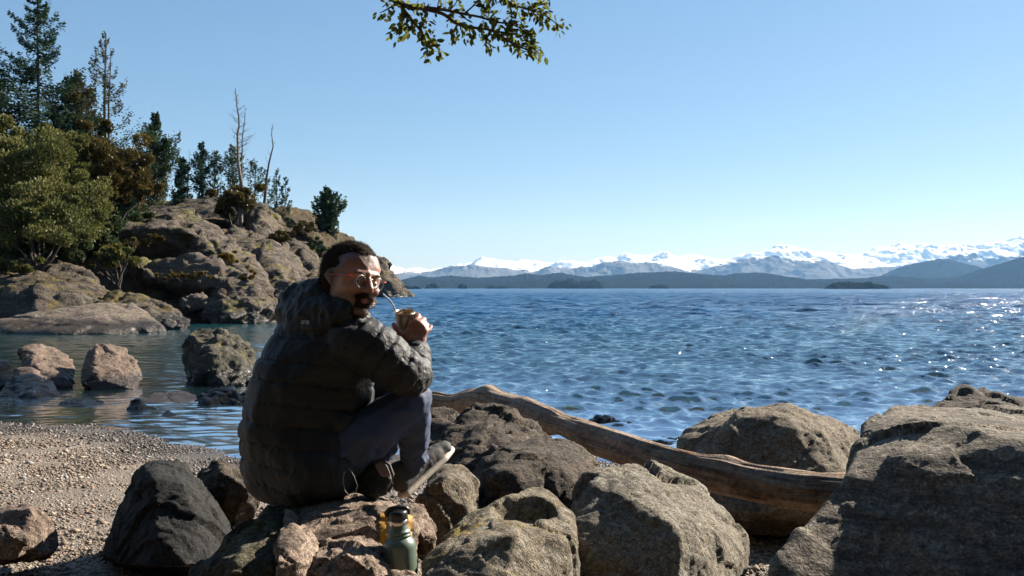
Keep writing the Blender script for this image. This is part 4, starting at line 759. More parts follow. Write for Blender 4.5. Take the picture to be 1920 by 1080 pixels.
bush('shrub', 'dry reddish scrub high on the slope left of the lone conifer', 565, 432, 82, 60, 36, L_olive, 2600, 64, 0.12, 0.6, 14)
bush('shrub', 'dark bush in the cleft under the lone conifer', 590, 470, 68, 46, 44, L_dkgreen, 2600, 65, 0.11, 0.6, 12)
bush('shrub', 'brown scrub at the mound top near the tan slab', 190, 498, 47, 90, 34, L_olive, 2600, 66, 0.09, 0.6, 14)
bush('shrub', 'green shrub at the foot of the leaning dead tree', 510, 412, 78, 60, 46, L_dkgreen, 4000, 36, 0.12, 0.7, 13)
bush('shrub', 'low scrub along the slope between the pair of sparse conifers and the lone conifer', 620, 478, 84, 60, 50, L_olive, 3500, 39, 0.12, 0.7, 13)
bush('shrub', 'low dark scrub between the lone grey-green conifer and the pink boulders', 300, 405, 70, 100, 34, L_dkgreen, 4000, 42, 0.13, 0.7, 14)
bush('shrub', 'strip of dark undergrowth under the far conifers', 375, 402, 77, 110, 24, L_dkgreen, 3500, 45, 0.13, 0.7, 14)
# ================================================================ the seated man
def B(px, py, d, r): return (*P(px, py, d), r)
man = empty('person', P(560, 940, 3.15)); tag(man, 'bearded man in glasses and black puffer jacket seated on the rocks holding a metal cup', 'person')
# head frame
HC = np.array(P(661, 527, 3.08)); yaw = R(41); fv = np.array([math.sin(yaw), -math.cos(yaw), -0.03]); fv /= np.linalg.norm(fv)
lv = np.cross([0, 0, 1.0], fv); lv /= np.linalg.norm(lv); uv = np.cross(fv, lv); ra = R(-9)
lv, uv = lv * math.cos(ra) + uv * math.sin(ra), uv * math.cos(ra) - lv * math.sin(ra)
HS = 0.96
def Hd(f, l, u, r=None):
    p = HC + HS * (f * fv + l * lv + u * uv); return (*p, r * HS) if r is not None else tuple(p)
def sym(*l): return [x for f, a, u, r in l for x in ((Hd(f, a, u, r), Hd(f, -a, u, r)) if a else (Hd(f, 0, u, r),))]
hh = [sym((-.030, 0, .033, .088), (.012, 0, .038, .078), (.030, .026, .040, .048)),
      sym((.012, 0, .038, .070), (.040, .030, .005, .042), (.046, .022, -.050, .036), (.060, 0, -.092, .024), (.000, .040, -.060, .030), (-.01, .050, 0, .028)),
      sym((.075, .036, .024, .0125), (.086, 0, .024, .011), (.060, .052, .020, .012)),
      *[[Hd(.0745, .022 * s_, .006, .0065), Hd(.0765, .034 * s_, .0085, .0070), Hd(.070, .047 * s_, .005, .006)] for s_ in (1, -1)], *[[Hd(.072, .023 * s_, -.012, .0055), Hd(.072, .035 * s_, -.013, .0065), Hd(.066, .046 * s_, -.009, .006)] for s_ in (1, -1)],
      sym((.084, 0, .020, .009), (.110, 0, -.022, .0115)), sym((.108, 0, -.024, .012), (.094, .0135, -.028, .0095)),
      sym((.066, .040, -.024, .021), (.045, .050, -.02, .02)), sym((.070, 0, -.055, .026), (.060, .02, -.055, .026)),
      sym((.094, .0, -.054, .004), (.088, .018, -.056, .004)), sym((.090, 0, -.0635, .0055), (.085, .014, -.062, .004)), sym((.074, 0, -.096, .019), (.07, .012, -.094, .018)),
      sym((-.012, .080, .022, .008), (-.002, .078, -.016, .007), (-.022, .084, .004, .008), (.002, .076, .01, .006))[0:8:2], sym((-.012, .080, .022, .008), (-.002, .078, -.016, .007), (-.022, .084, .004, .008), (.002, .076, .01, .006))[1:8:2],
      [Hd(-.035, 0, -.05, .056), Hd(0, 0, -.06, .05), B(622, 600, 3.12, .062)], [B(622, 600, 3.12, .06), B(640, 620, 3.12, .07), B(575, 660, 3.16, .09)]]
# torso, limbs inside the clothes (one continuous figure)
hh += [[B(575, 660, 3.16, .09), B(545, 800, 3.14, .09), B(620, 760, 3.16, .08)], [B(545, 800, 3.14, .09), B(560, 880, 3.15, .09), B(600, 870, 3.12, .09)],
       [B(575, 660, 3.16, .08), B(668, 640, 3.04, .05)], [B(575, 660, 3.16, .08), B(600, 640, 3.34, .05)], [B(668, 640, 3.04, .05), B(768, 708, 3.05, .036)], [B(768, 708, 3.05, .036), B(781, 655, 3.16, .026)],
       [B(600, 640, 3.34, .05), B(660, 730, 3.45, .036)], [B(660, 730, 3.45, .036), B(735, 730, 3.42, .028)], [B(735, 730, 3.42, .028), B(752, 735, 3.38, .03)],
       [B(600, 870, 3.10, .07), B(772, 752, 3.09, .032)], [B(772, 752, 3.09, .032), B(778, 875, 3.215, .020)], [B(778, 875, 3.215, .020), B(780, 905, 3.25, .02)],
       [B(560, 880, 3.32, .07), B(742, 765, 3.42, .032)], [B(742, 765, 3.42, .032), B(718, 872, 3.46, .02)]]
# right hand round the cup
hh += [[B(781, 655, 3.16, .026), B(778, 640, 3.165, .024), B(770, 636, 3.16, .020), B(790, 636, 3.165, .018)],
       [B(770, 634, 3.165, .016), B(790, 634, 3.165, .015), B(773, 608, 3.165, .012), B(781, 604, 3.165, .012), B(792, 612, 3.165, .0115), B(797, 621, 3.165, .0105)],
       [B(772, 640, 3.16, .016), B(757, 630, 3.155, .0125), B(768, 622, 3.16, .013)]]
def chain(*pts):
    return [[pts[i], pts[i + 1]] for i in range(len(pts) - 1)]
hh += chain(B(765, 636, 3.158, .014), B(751, 626, 3.155, .0115), B(743, 616, 3.16, .0100), B(738, 609, 3.17, .0085))
hh += chain(B(777, 605, 3.165, .011), B(784, 592, 3.19, .0098), B(779, 590, 3.225, .0088), B(766, 594, 3.25, .0080))
hh += chain(B(786, 606, 3.165, .011), B(795, 599, 3.195, .0098), B(787, 602, 3.235, .0088), B(770, 605, 3.255, .0080))
hh += chain(B(793, 613, 3.165, .0105), B(800, 609, 3.195, .0092), B(792, 613, 3.23, .0084), B(775, 615, 3.25, .0078))
hh += chain(B(797, 622, 3.165, .0095), B(805, 618, 3.18, .0082), B(808, 612, 3.19, .0072))
V, Q = shell(hh, 0.0034, ICO2); V = relax(V, Q, 3, 0.5)
rel = (V - HC) / HS; lf, ll, lu = rel @ fv, rel @ lv, rel @ uv
near = np.linalg.norm(rel, axis=1) < 0.19
V = V + vnormals(V, Q) * (0.0006 * fbm(V * 90, 3) * near)[:, None]
b = NB('skin'); at = b.n('ShaderNodeAttribute', _attribute_name='tone'); sp = b.n('ShaderNodeSeparateColor', Color=at.outputs['Color']); v = b.n('ShaderNodeTexCoord').outputs['Object']
c = b.mix(b.noise(v, 30, 4), (0.27, 0.126, 0.086), (0.36, 0.180, 0.125)); c = b.mix(b.math('MULTIPLY', sp.outputs[0], 0.8), c, (0.035, 0.025, 0.02)); c = b.mix(b.math('MULTIPLY', sp.outputs[1], 0.3), c, (0.40, 0.11, 0.085))
b.bsdf(Base__Color=c, Roughness=0.48, Normal=b.bump(b.noise(v, 220, 3), 0.25, 0.002), **{'Subsurface Weight': 0.12, 'Subsurface Radius': (0.01, 0.004, 0.002), 'Subsurface Scale': 0.5}); M_skin = b.m
body = adopt(mesh_obj('body', V, Q, M_skin), man)
stub = near * sstep(-0.030, -0.052, lu + 0.25 * np.clip(0.05 - lf, -0.05, 0.1) * 0 + 0.02 * np.clip((0.06 - lf) * 10, -1, 1)) * sstep(-0.13, -0.11, lu) * (1 - 0.8 * np.exp(-((lf - .1) ** 2 + ll ** 2 + (lu + .06) ** 2) / .00015))
red = near * np.maximum(np.exp(-((lf - .10) ** 2 + ll ** 2 + (lu + .06) ** 2) / .0003), 0.8 * np.exp(-((lf - .112) ** 2 + ll ** 2 + (lu + .022) ** 2) / .0004)); red = np.maximum(red, near * 0.5 * np.exp(-((lf - .075) ** 2 + (np.abs(ll) - .042) ** 2 + (lu + .022) ** 2) / .0004))
BV = V.copy(); ca = body.data.color_attributes.new('tone', 'FLOAT_COLOR', 'POINT'); ca.data.foreach_set('color', np.stack([stub * 0.75, red, 0 * red, 0 * red + 1], 1).astype(np.float32).ravel())
# hair and beard
def hair_part(name, hulls, vox, col, nstr, slen, seed, keep=None, lay=(-.7, 0, .5)):
    V, Q = shell(hulls, vox, ICO2); V = relax(V, Q, 3); N = vnormals(V, Q); V = V + N * (0.0009 * fbm(V * 120, 3) + 0.0008 * fbm(V * 30 + 5, 2))[:, None]
    rg = np.random.default_rng(seed); b = NB(name + ' strands'); v = b.n('ShaderNodeTexCoord').outputs['Object']; n = b.noise(v, 180, 3)
    b.bsdf(Base__Color=b.mix(n, col, tuple(x * 1.8 for x in col)), Roughness=0.85, **{'Specular IOR Level': 0.12}, Normal=b.bump(n, 0.8, 0.003)); o = adopt(mesh_obj(name, V, Q, b.m), man)
    k = rg.integers(0, len(V), nstr); p = V[k]; q_ = (p - HC) @ uv; dr_ = N[k] * 0.5 + lay[0] * fv + lay[2] * uv * 0.5 + rg.normal(size=(nstr, 3)) * 0.28; dr_ /= np.linalg.norm(dr_, axis=1)[:, None]
    s_ = np.cross(dr_, rg.normal(size=(nstr, 3))); s_ /= np.linalg.norm(s_, axis=1)[:, None]; w = 0.0005; ln = slen * rg.uniform(0.4, 1.2, nstr)[:, None]
    S = np.stack([p - s_ * w, p + s_ * w, p + dr_ * ln + s_ * w * .4, p + dr_ * ln - s_ * w * .4], 1).reshape(-1, 3)
    st = mesh_obj('strands', S, np.arange(nstr * 4).reshape(-1, 4), b.m, smooth=False); st.parent = o; st['kind'] = 'stuff'
    return o
hair_part('hair', [sym((-.036, 0, .038, .0895), (-.012, 0, .052, .079), (.022, 0, .064, .056)), sym((-.036, 0, .038, .092), (-.040, .022, -.01, .068), (-.055, 0, -.03, .05)), sym((-.03, .045, .03, .041), (-.020, .052, .0, .028), (.008, .050, .042, .030))], 0.004, (0.020, 0.012, 0.008), 12000, 0.009, 5)
hv_ = bpy.data.objects['hair'].data; HVt = np.empty(len(hv_.vertices) * 3, np.float32); hv_.vertices.foreach_get('co', HVt); HVt = HVt.reshape(-1, 3)
from mathutils.kdtree import KDTree
kd_ = KDTree(len(HVt)); [kd_.insert(p, i_) for i_, p in enumerate(HVt)]; kd_.balance()
soft_ = np.zeros(len(BV)); idn = np.where(near)[0]
for i_ in idn: soft_[i_] = kd_.find(BV[i_])[2]
hl_ = near * (1 - sstep(0.002, 0.022, soft_)) * (lu > -0.05)
cc_ = np.stack([np.maximum(stub * 0.75, hl_ * 0.9), red, 0 * red, 0 * red + 1], 1).astype(np.float32).ravel(); ca.data.foreach_set('color', cc_)
hair_part('beard', [sym((.095, .005, -.0435, .0075), (.083, .027, -.054, .0072)), sym((.083, .023, -.056, .005), (.074, .022, -.080, .006), (.075, 0, -.093, .0135)), sym((.075, 0, -.094, .016), (.064, .018, -.096, .015), (.068, 0, -.105, .011))], 0.003, (0.018, 0.012, 0.009), 2600, 0.007, 6, lay=(0.2, 0, -.9))
M_eye = plain('eye white', (0.30, 0.26, 0.23), 0.3); M_iris = plain('iris', (0.03, 0.02, 0.012), 0.15); M_lash = plain('brow hair', (0.02, 0.014, 0.01), 0.7)
def ball(name, c, r, mat, parent, fr=None):
    o = mesh_obj(name, ICO2 * r + np.array(c), ICO2F, mat); return adopt(o, parent) if parent.parent is None else o
for sgn in (1, -1):
    e = ball('eye', Hd(.0735, .0335 * sgn, -.002), .0112, M_eye, man); i_ = mesh_obj('iris', ICO2 * .0062 + np.array(Hd(.0800, .0335 * sgn - .001, -.003)) - np.array(man.location), ICO2F, M_iris); i_.parent = e; i_.location = (0, 0, 0) ; i_.location = -Vector(e.location) - Vector(man.location) + Vector(man.location)
    V, Q = tubes([(np.array([Hd(.092, .014 * sgn, .018), Hd(.092, .030 * sgn, .026), Hd(.080, .050 * sgn, .022)]), np.array([.0028, .0032, .0018]))], 6); adopt(mesh_obj('eyebrow', V, Q, M_lash), man)
# glasses
gl_ = empty('glasses', Hd(.10, 0, 0)); gl_.parent = man; gl_.location = Vector(gl_.location) - Vector(man.location); gl_['label'] = 'round metal glasses with red temples'
gw = np.array(Hd(.10, 0, 0))
M_gold = plain('pale metal rim', (0.42, 0.36, 0.30), 0.35, 1.0); M_redt = plain('translucent red temple', (0.45, 0.06, 0.035), 0.25)
b = NB('spectacle lens'); g1 = b.n('ShaderNodeBsdfGlossy', Roughness=0.03, Color=(0.8, 1, 1, 1)); t1 = b.n('ShaderNodeBsdfTransparent', Color=(0.93, 0.97, 0.96, 1)); m1 = b.n('ShaderNodeMixShader', Fac=0.012); b.t.links.new(t1.outputs[0], m1.inputs[1]); b.t.links.new(g1.outputs[0], m1.inputs[2]); b.t.links.new(m1.outputs[0], b.out.inputs[0]); M_lens = b.m
for sgn in (1, -1):
    th = np.linspace(0, 2 * math.pi, 33); cl = np.array([Hd(.104 - .012 * abs(math.cos(t) * .024 + .034) / .05 + .008, sgn * .033 + .0215 * math.cos(t), -.003 + .0190 * math.sin(t)) for t in th])
    V, Q = tubes([(cl, np.full(33, .0007))], 6); o = mesh_obj('rim', V - gw, Q, M_gold, gl_)
    c0 = cl.mean(0); Vl = np.concatenate([[c0 + fv * .002], cl[:-1]]); Fl = [(0, i + 1, (i + 1) % 32 + 1) for i in range(32)]; mesh_obj('lens', Vl - gw, Fl, M_lens, gl_)
    V, Q = tubes([(np.array([Hd(.094, sgn * .058, .006), Hd(.086, sgn * .070, .010), Hd(.04, sgn * .079, .010), Hd(-.01, sgn * .084, .008)]), np.array([.0024, .0022, .0020, .0016]))], 6); mesh_obj('temple', V - gw, Q, M_redt, gl_)
V, Q = tubes([(np.array([Hd(.102, -.0105, .002), Hd(.107, -.004, .008), Hd(.107, .004, .008), Hd(.102, .0105, .002)]), np.full(4, .0013))], 6); mesh_obj('bridge', V - gw, Q, M_gold, gl_)

# ---- jacket
torso = [[B(532, 872, 3.17, .132), B(600, 880, 3.06, .118), B(560, 868, 3.32, .11), B(640, 850, 3.1, .09)],
         [B(534, 872, 3.17, .130), B(534, 800, 3.13, .138), B(600, 880, 3.06, .112), B(622, 800, 3.12, .12), B(560, 868, 3.32, .11), B(580, 800, 3.32, .12)],
         [B(534, 800, 3.13, .136), B(622, 800, 3.12, .12), B(553, 720, 3.12, .136), B(636, 716, 3.12, .105), B(580, 740, 3.32, .12), B(640, 740, 3.25, .09)],
         [B(553, 720, 3.12, .134), B(636, 716, 3.12, .10), B(581, 655, 3.16, .122), B(650, 640, 3.08, .085), B(590, 650, 3.34, .10)],
         [B(581, 655, 3.16, .115), B(652, 630, 3.08, .070), B(610, 610, 3.18, .075), B(600, 640, 3.34, .085)]]
arm = [[B(664, 640, 3.04, .084), B(700, 655, 3.03, .078)], [B(700, 655, 3.03, .078), B(745, 690, 3.04, .070)], [B(745, 690, 3.04, .070), B(771, 709, 3.06, .061)], [B(771, 709, 3.06, .060), B(781, 664, 3.155, .0385)]]
arm2 = [[B(600, 645, 3.36, .08), B(655, 730, 3.45, .060)], [B(655, 730, 3.45, .060), B(725, 730, 3.43, .044)]]
hood = [[B(553, 562, 3.20, .054), B(602, 554, 3.10, .056), B(566, 602, 3.10, .055), B(620, 590, 3.03, .048)], [B(602, 560, 3.10, .054), B(640, 585, 3.02, .040), B(600, 600, 3.05, .05)], [B(640, 585, 3.02, .036), B(676, 598, 3.07, .030)], [B(553, 565, 3.24, .05), B(600, 590, 3.28, .05), B(660, 600, 3.2, .032)], [B(545, 590, 3.18, .05), B(570, 610, 3.12, .05)]]
flap = [[B(665, 735, 3.13, .040), B(640, 790, 3.05, .05)], [B(678, 722, 3.17, .030), B(660, 765, 3.10, .035)]]
V, Q = shell(torso + arm + arm2 + hood + flap, 0.0050, ICO2); V = relax(V, Q, 4, 0.5); N = vnormals(V, Q)
def segd(V, a, b_):
    a = np.array(a[:3]); b_ = np.array(b_[:3]); ab = b_ - a; t = np.clip(((V - a) @ ab) / (ab @ ab), 0, 1); return np.linalg.norm(V - a - t[:, None] * ab, axis=1), t * np.linalg.norm(ab), np.linalg.norm(ab)
ap = [B(664, 640, 3.04, 0), B(745, 690, 3.04, 0), B(771, 709, 3.06, 0), B(781, 655, 3.165, 0)]
best = np.full(len(V), 9.0); tt = np.zeros(len(V)); acc = 0
for i_ in range(3):
    dd, t_, L_ = segd(V, ap[i_], ap[i_ + 1]); m = dd < best; best = np.where(m, dd, best); tt = np.where(m, acc + t_, tt); acc += L_
isarm = 1 - sstep(0.078, 0.105, best); isarm *= sstep(-0.02, 0.02, tt - 0.0 + (V[:, 0] - P(668, 640, 3.04)[0]) * 1.0)
hoodm = sstep(P(0, 615, 3.1)[2], P(0, 600, 3.1)[2], V[:, 2]) * (1 - isarm)
wob = 0.010 * fbm(V * 9, 2)
tz = (V[:, 2] + 0.10 * (V[:, 0] + 0.75) + wob) / 0.066; ta = (tt + wob) / 0.052
seam_t = np.abs(((tz) % 1) - 0.5) * 2; seam_a = np.abs(((ta) % 1) - 0.5) * 2
puff = lambda s: (1 - s ** 5.0)
D = (1 - isarm) * (1 - hoodm) * 0.0075 * puff(seam_t) + isarm * 0.010 * puff(seam_a)
# creases running across the baffles, strongest at the seams and the elbow
u2 = V @ np.array([0.5, 0.2, 0.84]); cre = ridged(np.stack([V[:, 0] * 26, V[:, 1] * 26, V[:, 2] * 12], 1), 3) - 1.0
D += 0.0020 * cre * (0.4 + 0.9 * np.maximum(seam_t * (1 - isarm), seam_a * isarm)) + isarm * 0.003 * fbm(V * 22, 3) + 0.003 * fbm(V * 12, 2)
elb = np.exp(-(np.linalg.norm(V - np.array(P(765, 690, 3.06)), axis=1) / 0.05) ** 2); D += elb * 0.006 * (ridged(V * np.array([30, 30, 14]), 2) - 0.9)
D += hoodm * (0.010 * fbm(V * 13, 3) + 0.006 * (ridged(V * 14, 2) - 0.9))
V = V + N * D[:, None]
seam_v = np.maximum(seam_t * (1 - isarm) * (1 - hoodm), seam_a * isarm)
b = NB('puffer jacket nylon'); sm = b.n('ShaderNodeAttribute', _attribute_name='seam').outputs['Fac']; v = b.n('ShaderNodeTexCoord').outputs['Object']; n1 = b.noise(v, 60, 4, 0.6, 1.0); n2 = b.noise(v, 420, 2)
c = b.mix(n1, (0.0045, 0.005, 0.0056), (0.008, 0.0088, 0.0095)); b.bsdf(Base__Color=c, Roughness=0.58, Normal=b.bump(b.math('ADD', b.math('ADD', n1, b.math('MULTIPLY', n2, 0.15)), b.math('SUBTRACT', b.math('MULTIPLY', b.noise(v, 75, 2, 0.5, 0.6), b.math('MULTIPLY', b.math('POWER', sm, 3.0), 2.2)), b.math('MULTIPLY', b.math('GREATER_THAN', sm, 0.965), 0.8))), 0.8, 0.0045), **{'Sheen Weight': 0.05, 'Sheen Roughness': 0.5, 'Specular IOR Level': 0.36}); M_jack = b.m
JV, JQ = V, Q
jacket = adopt(mesh_obj('jacket', V, Q, M_jack), man); at_ = jacket.data.attributes.new('seam', 'FLOAT', 'POINT'); at_.data.foreach_set('value', seam_v.astype(np.float32))
# pale emblem on the back of the shoulder: three nested quarter arcs beside short bars
def on_jacket(px, py):
    """nearest jacket point under the photo's pixel"""
    q = np.array([(px - 960) / F, 1.0, -(py - 540) / F]); W_ = JV - np.array([0, 0, CZ]); pr = W_ / W_[:, 1:2] - q; k_ = np.argsort(pr[:, 0] ** 2 + pr[:, 2] ** 2)[:60]; k_ = k_[W_[k_, 1].argsort()[:8]]; return JV[k_].mean(0), vnormals(JV, JQ)[k_].mean(0)
pc, nrmv = on_jacket(573, 605); nrmv /= np.linalg.norm(nrmv); e1 = np.cross([0, 0, 1], nrmv); e1 /= np.linalg.norm(e1); e2 = np.cross(nrmv, e1)
M_emb = plain('emblem print', (0.30, 0.32, 0.25), 0.6)
polys = []; vv = []
def emb(pts):
    polys.append(tuple(range(len(vv), len(vv) + len(pts)))); vv.extend([pc + nrmv * .010 + e1 * x + e2 * y for x, y in pts])
for r0, r1 in ((.0025, .0065), (.0078, .0118), (.0128, .0150)):
    for j in range(6):
        a0, a1 = j / 6 * math.pi / 2, (j + 1) / 6 * math.pi / 2; emb([(.003 + r0 * math.cos(a0), -.005 + r0 * math.sin(a0)), (.003 + r1 * math.cos(a0), -.005 + r1 * math.sin(a0)), (.003 + r1 * math.cos(a1), -.005 + r1 * math.sin(a1)), (.003 + r0 * math.cos(a1), -.005 + r0 * math.sin(a1))])
for j in range(3): emb([(-.015, -.004 + j * .0045), (.000, -.004 + j * .0045), (.000, -.001 + j * .0045), (-.015, -.001 + j * .0045)])
em = mesh_obj('emblem', vv, polys, M_emb, smooth=False); em.parent = jacket; em.location = -Vector(man.location) - Vector(jacket.location) + Vector(man.location) if False else Vector((0, 0, 0))
jo = np.array(jacket.location) + np.array(man.location); em.location = tuple(-jo)
# hem drawcord
V, Q = tubes([(np.array([P(655, 878, 2.93), P(664, 893, 2.915), P(670, 910, 2.91), P(666, 926, 2.92), P(656, 930, 2.925), P(647, 921, 2.925), P(643, 900, 2.93), P(646, 884, 2.94)]), np.full(8, .0011))], 5)
dc = mesh_obj('drawcord', V, Q, plain('grey cord', (0.22, 0.23, 0.22), 0.6)); dc.parent = jacket; dc.location = tuple(-jo)

# ---- trousers
legs = [[B(560, 885, 3.2, .11), B(602, 880, 3.08, .105), B(570, 885, 3.32, .10)],
        [B(602, 880, 3.08, .104), B(690, 812, 3.07, .082)], [B(690, 812, 3.07, .082), B(772, 752, 3.09, .064)], [B(772, 752, 3.09, .063), B(774, 800, 3.14, .056)], [B(774, 800, 3.14, .056), B(778, 868, 3.21, .040)],
        [B(570, 885, 3.32, .10), B(742, 765, 3.42, .066)], [B(742, 765, 3.42, .064), B(722, 860, 3.46, .042)]]
V, Q = shell(legs, 0.0065, ICO2); V = relax(V, Q, 4); N = vnormals(V, Q)
kd = np.exp(-(np.linalg.norm(V - np.array(P(770, 760, 3.1)), axis=1) / 0.10) ** 2); sh = sstep(P(0, 800, 3.1)[2], P(0, 850, 3.1)[2], V[:, 2])
fold = ridged(np.stack([V[:, 0] * 9 + V[:, 2] * 6, V[:, 1] * 12, V[:, 2] * 7], 1) + 4, 3) - 1.0
V = V + N * (0.006 * fbm(V * 10, 3) + 0.007 * fold * (0.5 + sh) + kd * 0.006 * (ridged(V * np.array([10, 14, 20]), 2) - .9))[:, None]
b = NB('navy trousers'); v = b.n('ShaderNodeTexCoord').outputs['Object']; n = b.noise(v, 300, 3)
b.bsdf(Base__Color=b.mix(n, (0.018, 0.034, 0.080), (0.032, 0.052, 0.115)), Roughness=0.7, Normal=b.bump(b.math('ADD', n, b.noise(v, 30, 3)), 0.3, 0.003), **{'Sheen Weight': 0.10, 'Sheen Roughness': 0.35}); adopt(mesh_obj('trousers', V, Q, b.m), man)

# ---- shoes
b = NB('shoe fabric'); v = b.n('ShaderNodeTexCoord').outputs['Object']; n = b.noise(v, 260, 3); b.bsdf(Base__Color=b.mix(n, (0.030, 0.027, 0.026), (0.08, 0.072, 0.066)), Roughness=0.85, Normal=b.bump(n, 0.6, 0.002)); M_up = b.m
M_sole = plain('cream rubber sole', (0.52, 0.45, 0.36), 0.6); M_lace = plain('grey laces', (0.05, 0.048, 0.045), 0.8)
def shoe(heel, toe, upv, label):
    heel = np.array(heel); toe = np.array(toe); X = toe - heel; ln = np.linalg.norm(X); X /= ln; U = np.array(upv, float); U -= X * (U @ X); U /= np.linalg.norm(U); Y = np.cross(U, X)
    root = empty('shoe', heel); root.parent = man; root.location = Vector(heel) - Vector(man.location); root['label'] = label; k = ln / 0.28
    def W(x, y, z, r): return (*(heel + k * (x * X + y * Y + z * U)), r * k)
    up = [[W(.03, 0, .045, .034), W(.04, 0, .085, .030), W(.11, 0, .05, .036)], [W(.11, 0, .048, .036), W(.20, .004, .034, .034), W(.19, -.012, .034, .03)], [W(.20, .004, .034, .034), W(.25, 0, .028, .025), W(.235, .012, .028, .024), W(.235, -.014, .028, .024)]]
    V, Q = shell(up, 0.0045, ICO2); V = relax(V, Q, 3); z_ = (V - heel) @ U; V = V - np.outer(np.minimum(z_ - .016 * k, 0), U); V = V + vnormals(V, Q) * (0.0016 * fbm(V * 55, 2))[:, None]
    mesh_obj('upper', V - heel, Q, M_up, root)
    so = [[W(.028, .0, .010, .012)] + [W(x, y, .010, .012) for x, y in ((.012, .018), (.012, -.018), (.10, .026), (.10, -.024))], [W(x, y, .010, .012) for x, y in ((.10, .026), (.10, -.024), (.20, .036), (.20, -.034), (.255, .022), (.255, -.018), (.268, 0))]]
    so = [[(p[0], p[1], p[2], p[3]) for p in h] for h in so]
    V, Q = shell(so, 0.0045, ICO2); V = relax(V, Q, 2); mesh_obj('sole', V - heel, Q, M_sole, root)
    for j in range(4):
        x = .115 + j * .022; pts = np.array([W(x, -.028, .062 - j * .004, 0)[:3], W(x + .004, -.012, .080 - j * .005, 0)[:3], W(x + .008, .012, .080 - j * .005, 0)[:3], W(x + .004, .028, .062 - j * .004, 0)[:3]])
        V, Q = tubes([(pts, np.full(4, .0032 * k))], 6); mesh_obj('lace', V - heel, Q, M_lace, root)
    for s_ in (1, -1):
        pts = np.array([W(.12, 0, .088, 0)[:3], W(.135, .02 * s_, .100, 0)[:3], W(.165, .032 * s_, .094, 0)[:3], W(.15, .012 * s_, .088, 0)[:3]]); V, Q = tubes([(pts, np.full(4, .003 * k))], 6); mesh_obj('lace', V - heel, Q, M_lace, root)
    return root
shoe(P(756, 936, 3.17), P(852, 842, 3.36), (-0.72, -0.42, 0.62), 'raised black shoe with cream sole resting on the rock')
shoe(P(706, 922, 3.36), P(772, 862, 3.54), (-0.6, -0.5, 0.7), 'black shoe of the far foot')

# ---- cup held in the hand
def lathe(prof, n=32):
    th = np.arange(n) / n * 2 * math.pi; prof = np.array(prof); V = np.stack([prof[:, 0:1] * np.cos(th), prof[:, 0:1] * np.sin(th), np.repeat(prof[:, 1:2], n, 1)], -1).reshape(-1, 3); m = len(prof)
    i = np.arange(m - 1)[:, None] * n + np.arange(n)[None]; j = np.arange(m - 1)[:, None] * n + (np.arange(n)[None] + 1) % n; return V, np.stack([i.ravel(), j.ravel(), j.ravel() + n, i.ravel() + n], 1)
cb = Vector(P(757, 621, 3.205)); cup = empty('mate_cup', cb); tag(cup, 'small metal cup of mate tea held up in the hand of the man', 'cup')
b = NB('hammered metal'); v = b.n('ShaderNodeTexCoord').outputs['Object']; n = b.noise(v, 90, 3); b.bsdf(Base__Color=b.mix(n, (0.50, 0.42, 0.32, 1)[:3], (0.70, 0.64, 0.55)), Metallic=0.85, Roughness=0.32, Normal=b.bump(n, 0.35, 0.003)); M_cup = b.m
V, Q = lathe([(0.0001, 0), (.018, 0), (.0215, .003), (.0235, .012), (.027, .035), (.0305, .055), (.0328, .0625), (.0345, .064), (.0345, .0655), (.0315, .0645), (.029, .056), (.0285, .052)]); tlt = Matrix.Rotation(R(4), 3, 'Y') @ Matrix.Rotation(R(14), 3, 'X'); T3 = np.array(tlt)
mesh_obj('cup_wall', V @ T3.T, Q, M_cup, cup)
rg = np.random.default_rng(3); n_ = 900; a_ = rg.random(n_) * 6.28; r_ = .029 * np.sqrt(rg.random(n_)); zz_ = .058 + .010 * np.clip(0.4 + r_ * np.cos(a_) / .03, 0, 1) + rg.random(n_) * .002
V = (np.stack([r_ * np.cos(a_), r_ * np.sin(a_), zz_], 1)[:, None] + rg.normal(size=(n_, 4, 3)) * .0014).reshape(-1, 3) @ T3.T
b = NB('dry yerba'); oi = b.n('ShaderNodeTexCoord').outputs['Object']; b.bsdf(Base__Color=b.mix(b.ramp(b.noise(oi, 500, 2), [(.4, 0.), (.6, 1.)]), (0.10, 0.055, 0.02), (0.32, 0.22, 0.10)), Roughness=0.9)
y_ = mesh_obj('yerba', V, np.arange(n_ * 4).reshape(-1, 4), b.m, cup, smooth=False); y_['kind'] = 'stuff'
V, Q = lathe([(.0001, .060), (.015, .0605), (.029, .057), (.029, .050)], 24); V[:, 2] += .006 * np.clip(0.3 + V[:, 0] / .03, 0, 1); mesh_obj('yerba_bed', V @ T3.T, Q, b.m, cup)
st = np.array([P(745, 600, 3.20), P(742, 585, 3.195), P(738, 573, 3.185), P(731, 563, 3.172), P(722, 555, 3.155), P(717, 551, 3.145)]); V, Q = tubes([(st, np.array([.0034, .0034, .0032, .003, .003, .0038]))], 8); mesh_obj('metal_straw', V - np.array(cb), Q, plain('steel straw', (0.62, 0.66, 0.72), 0.2, 1.0), cup)

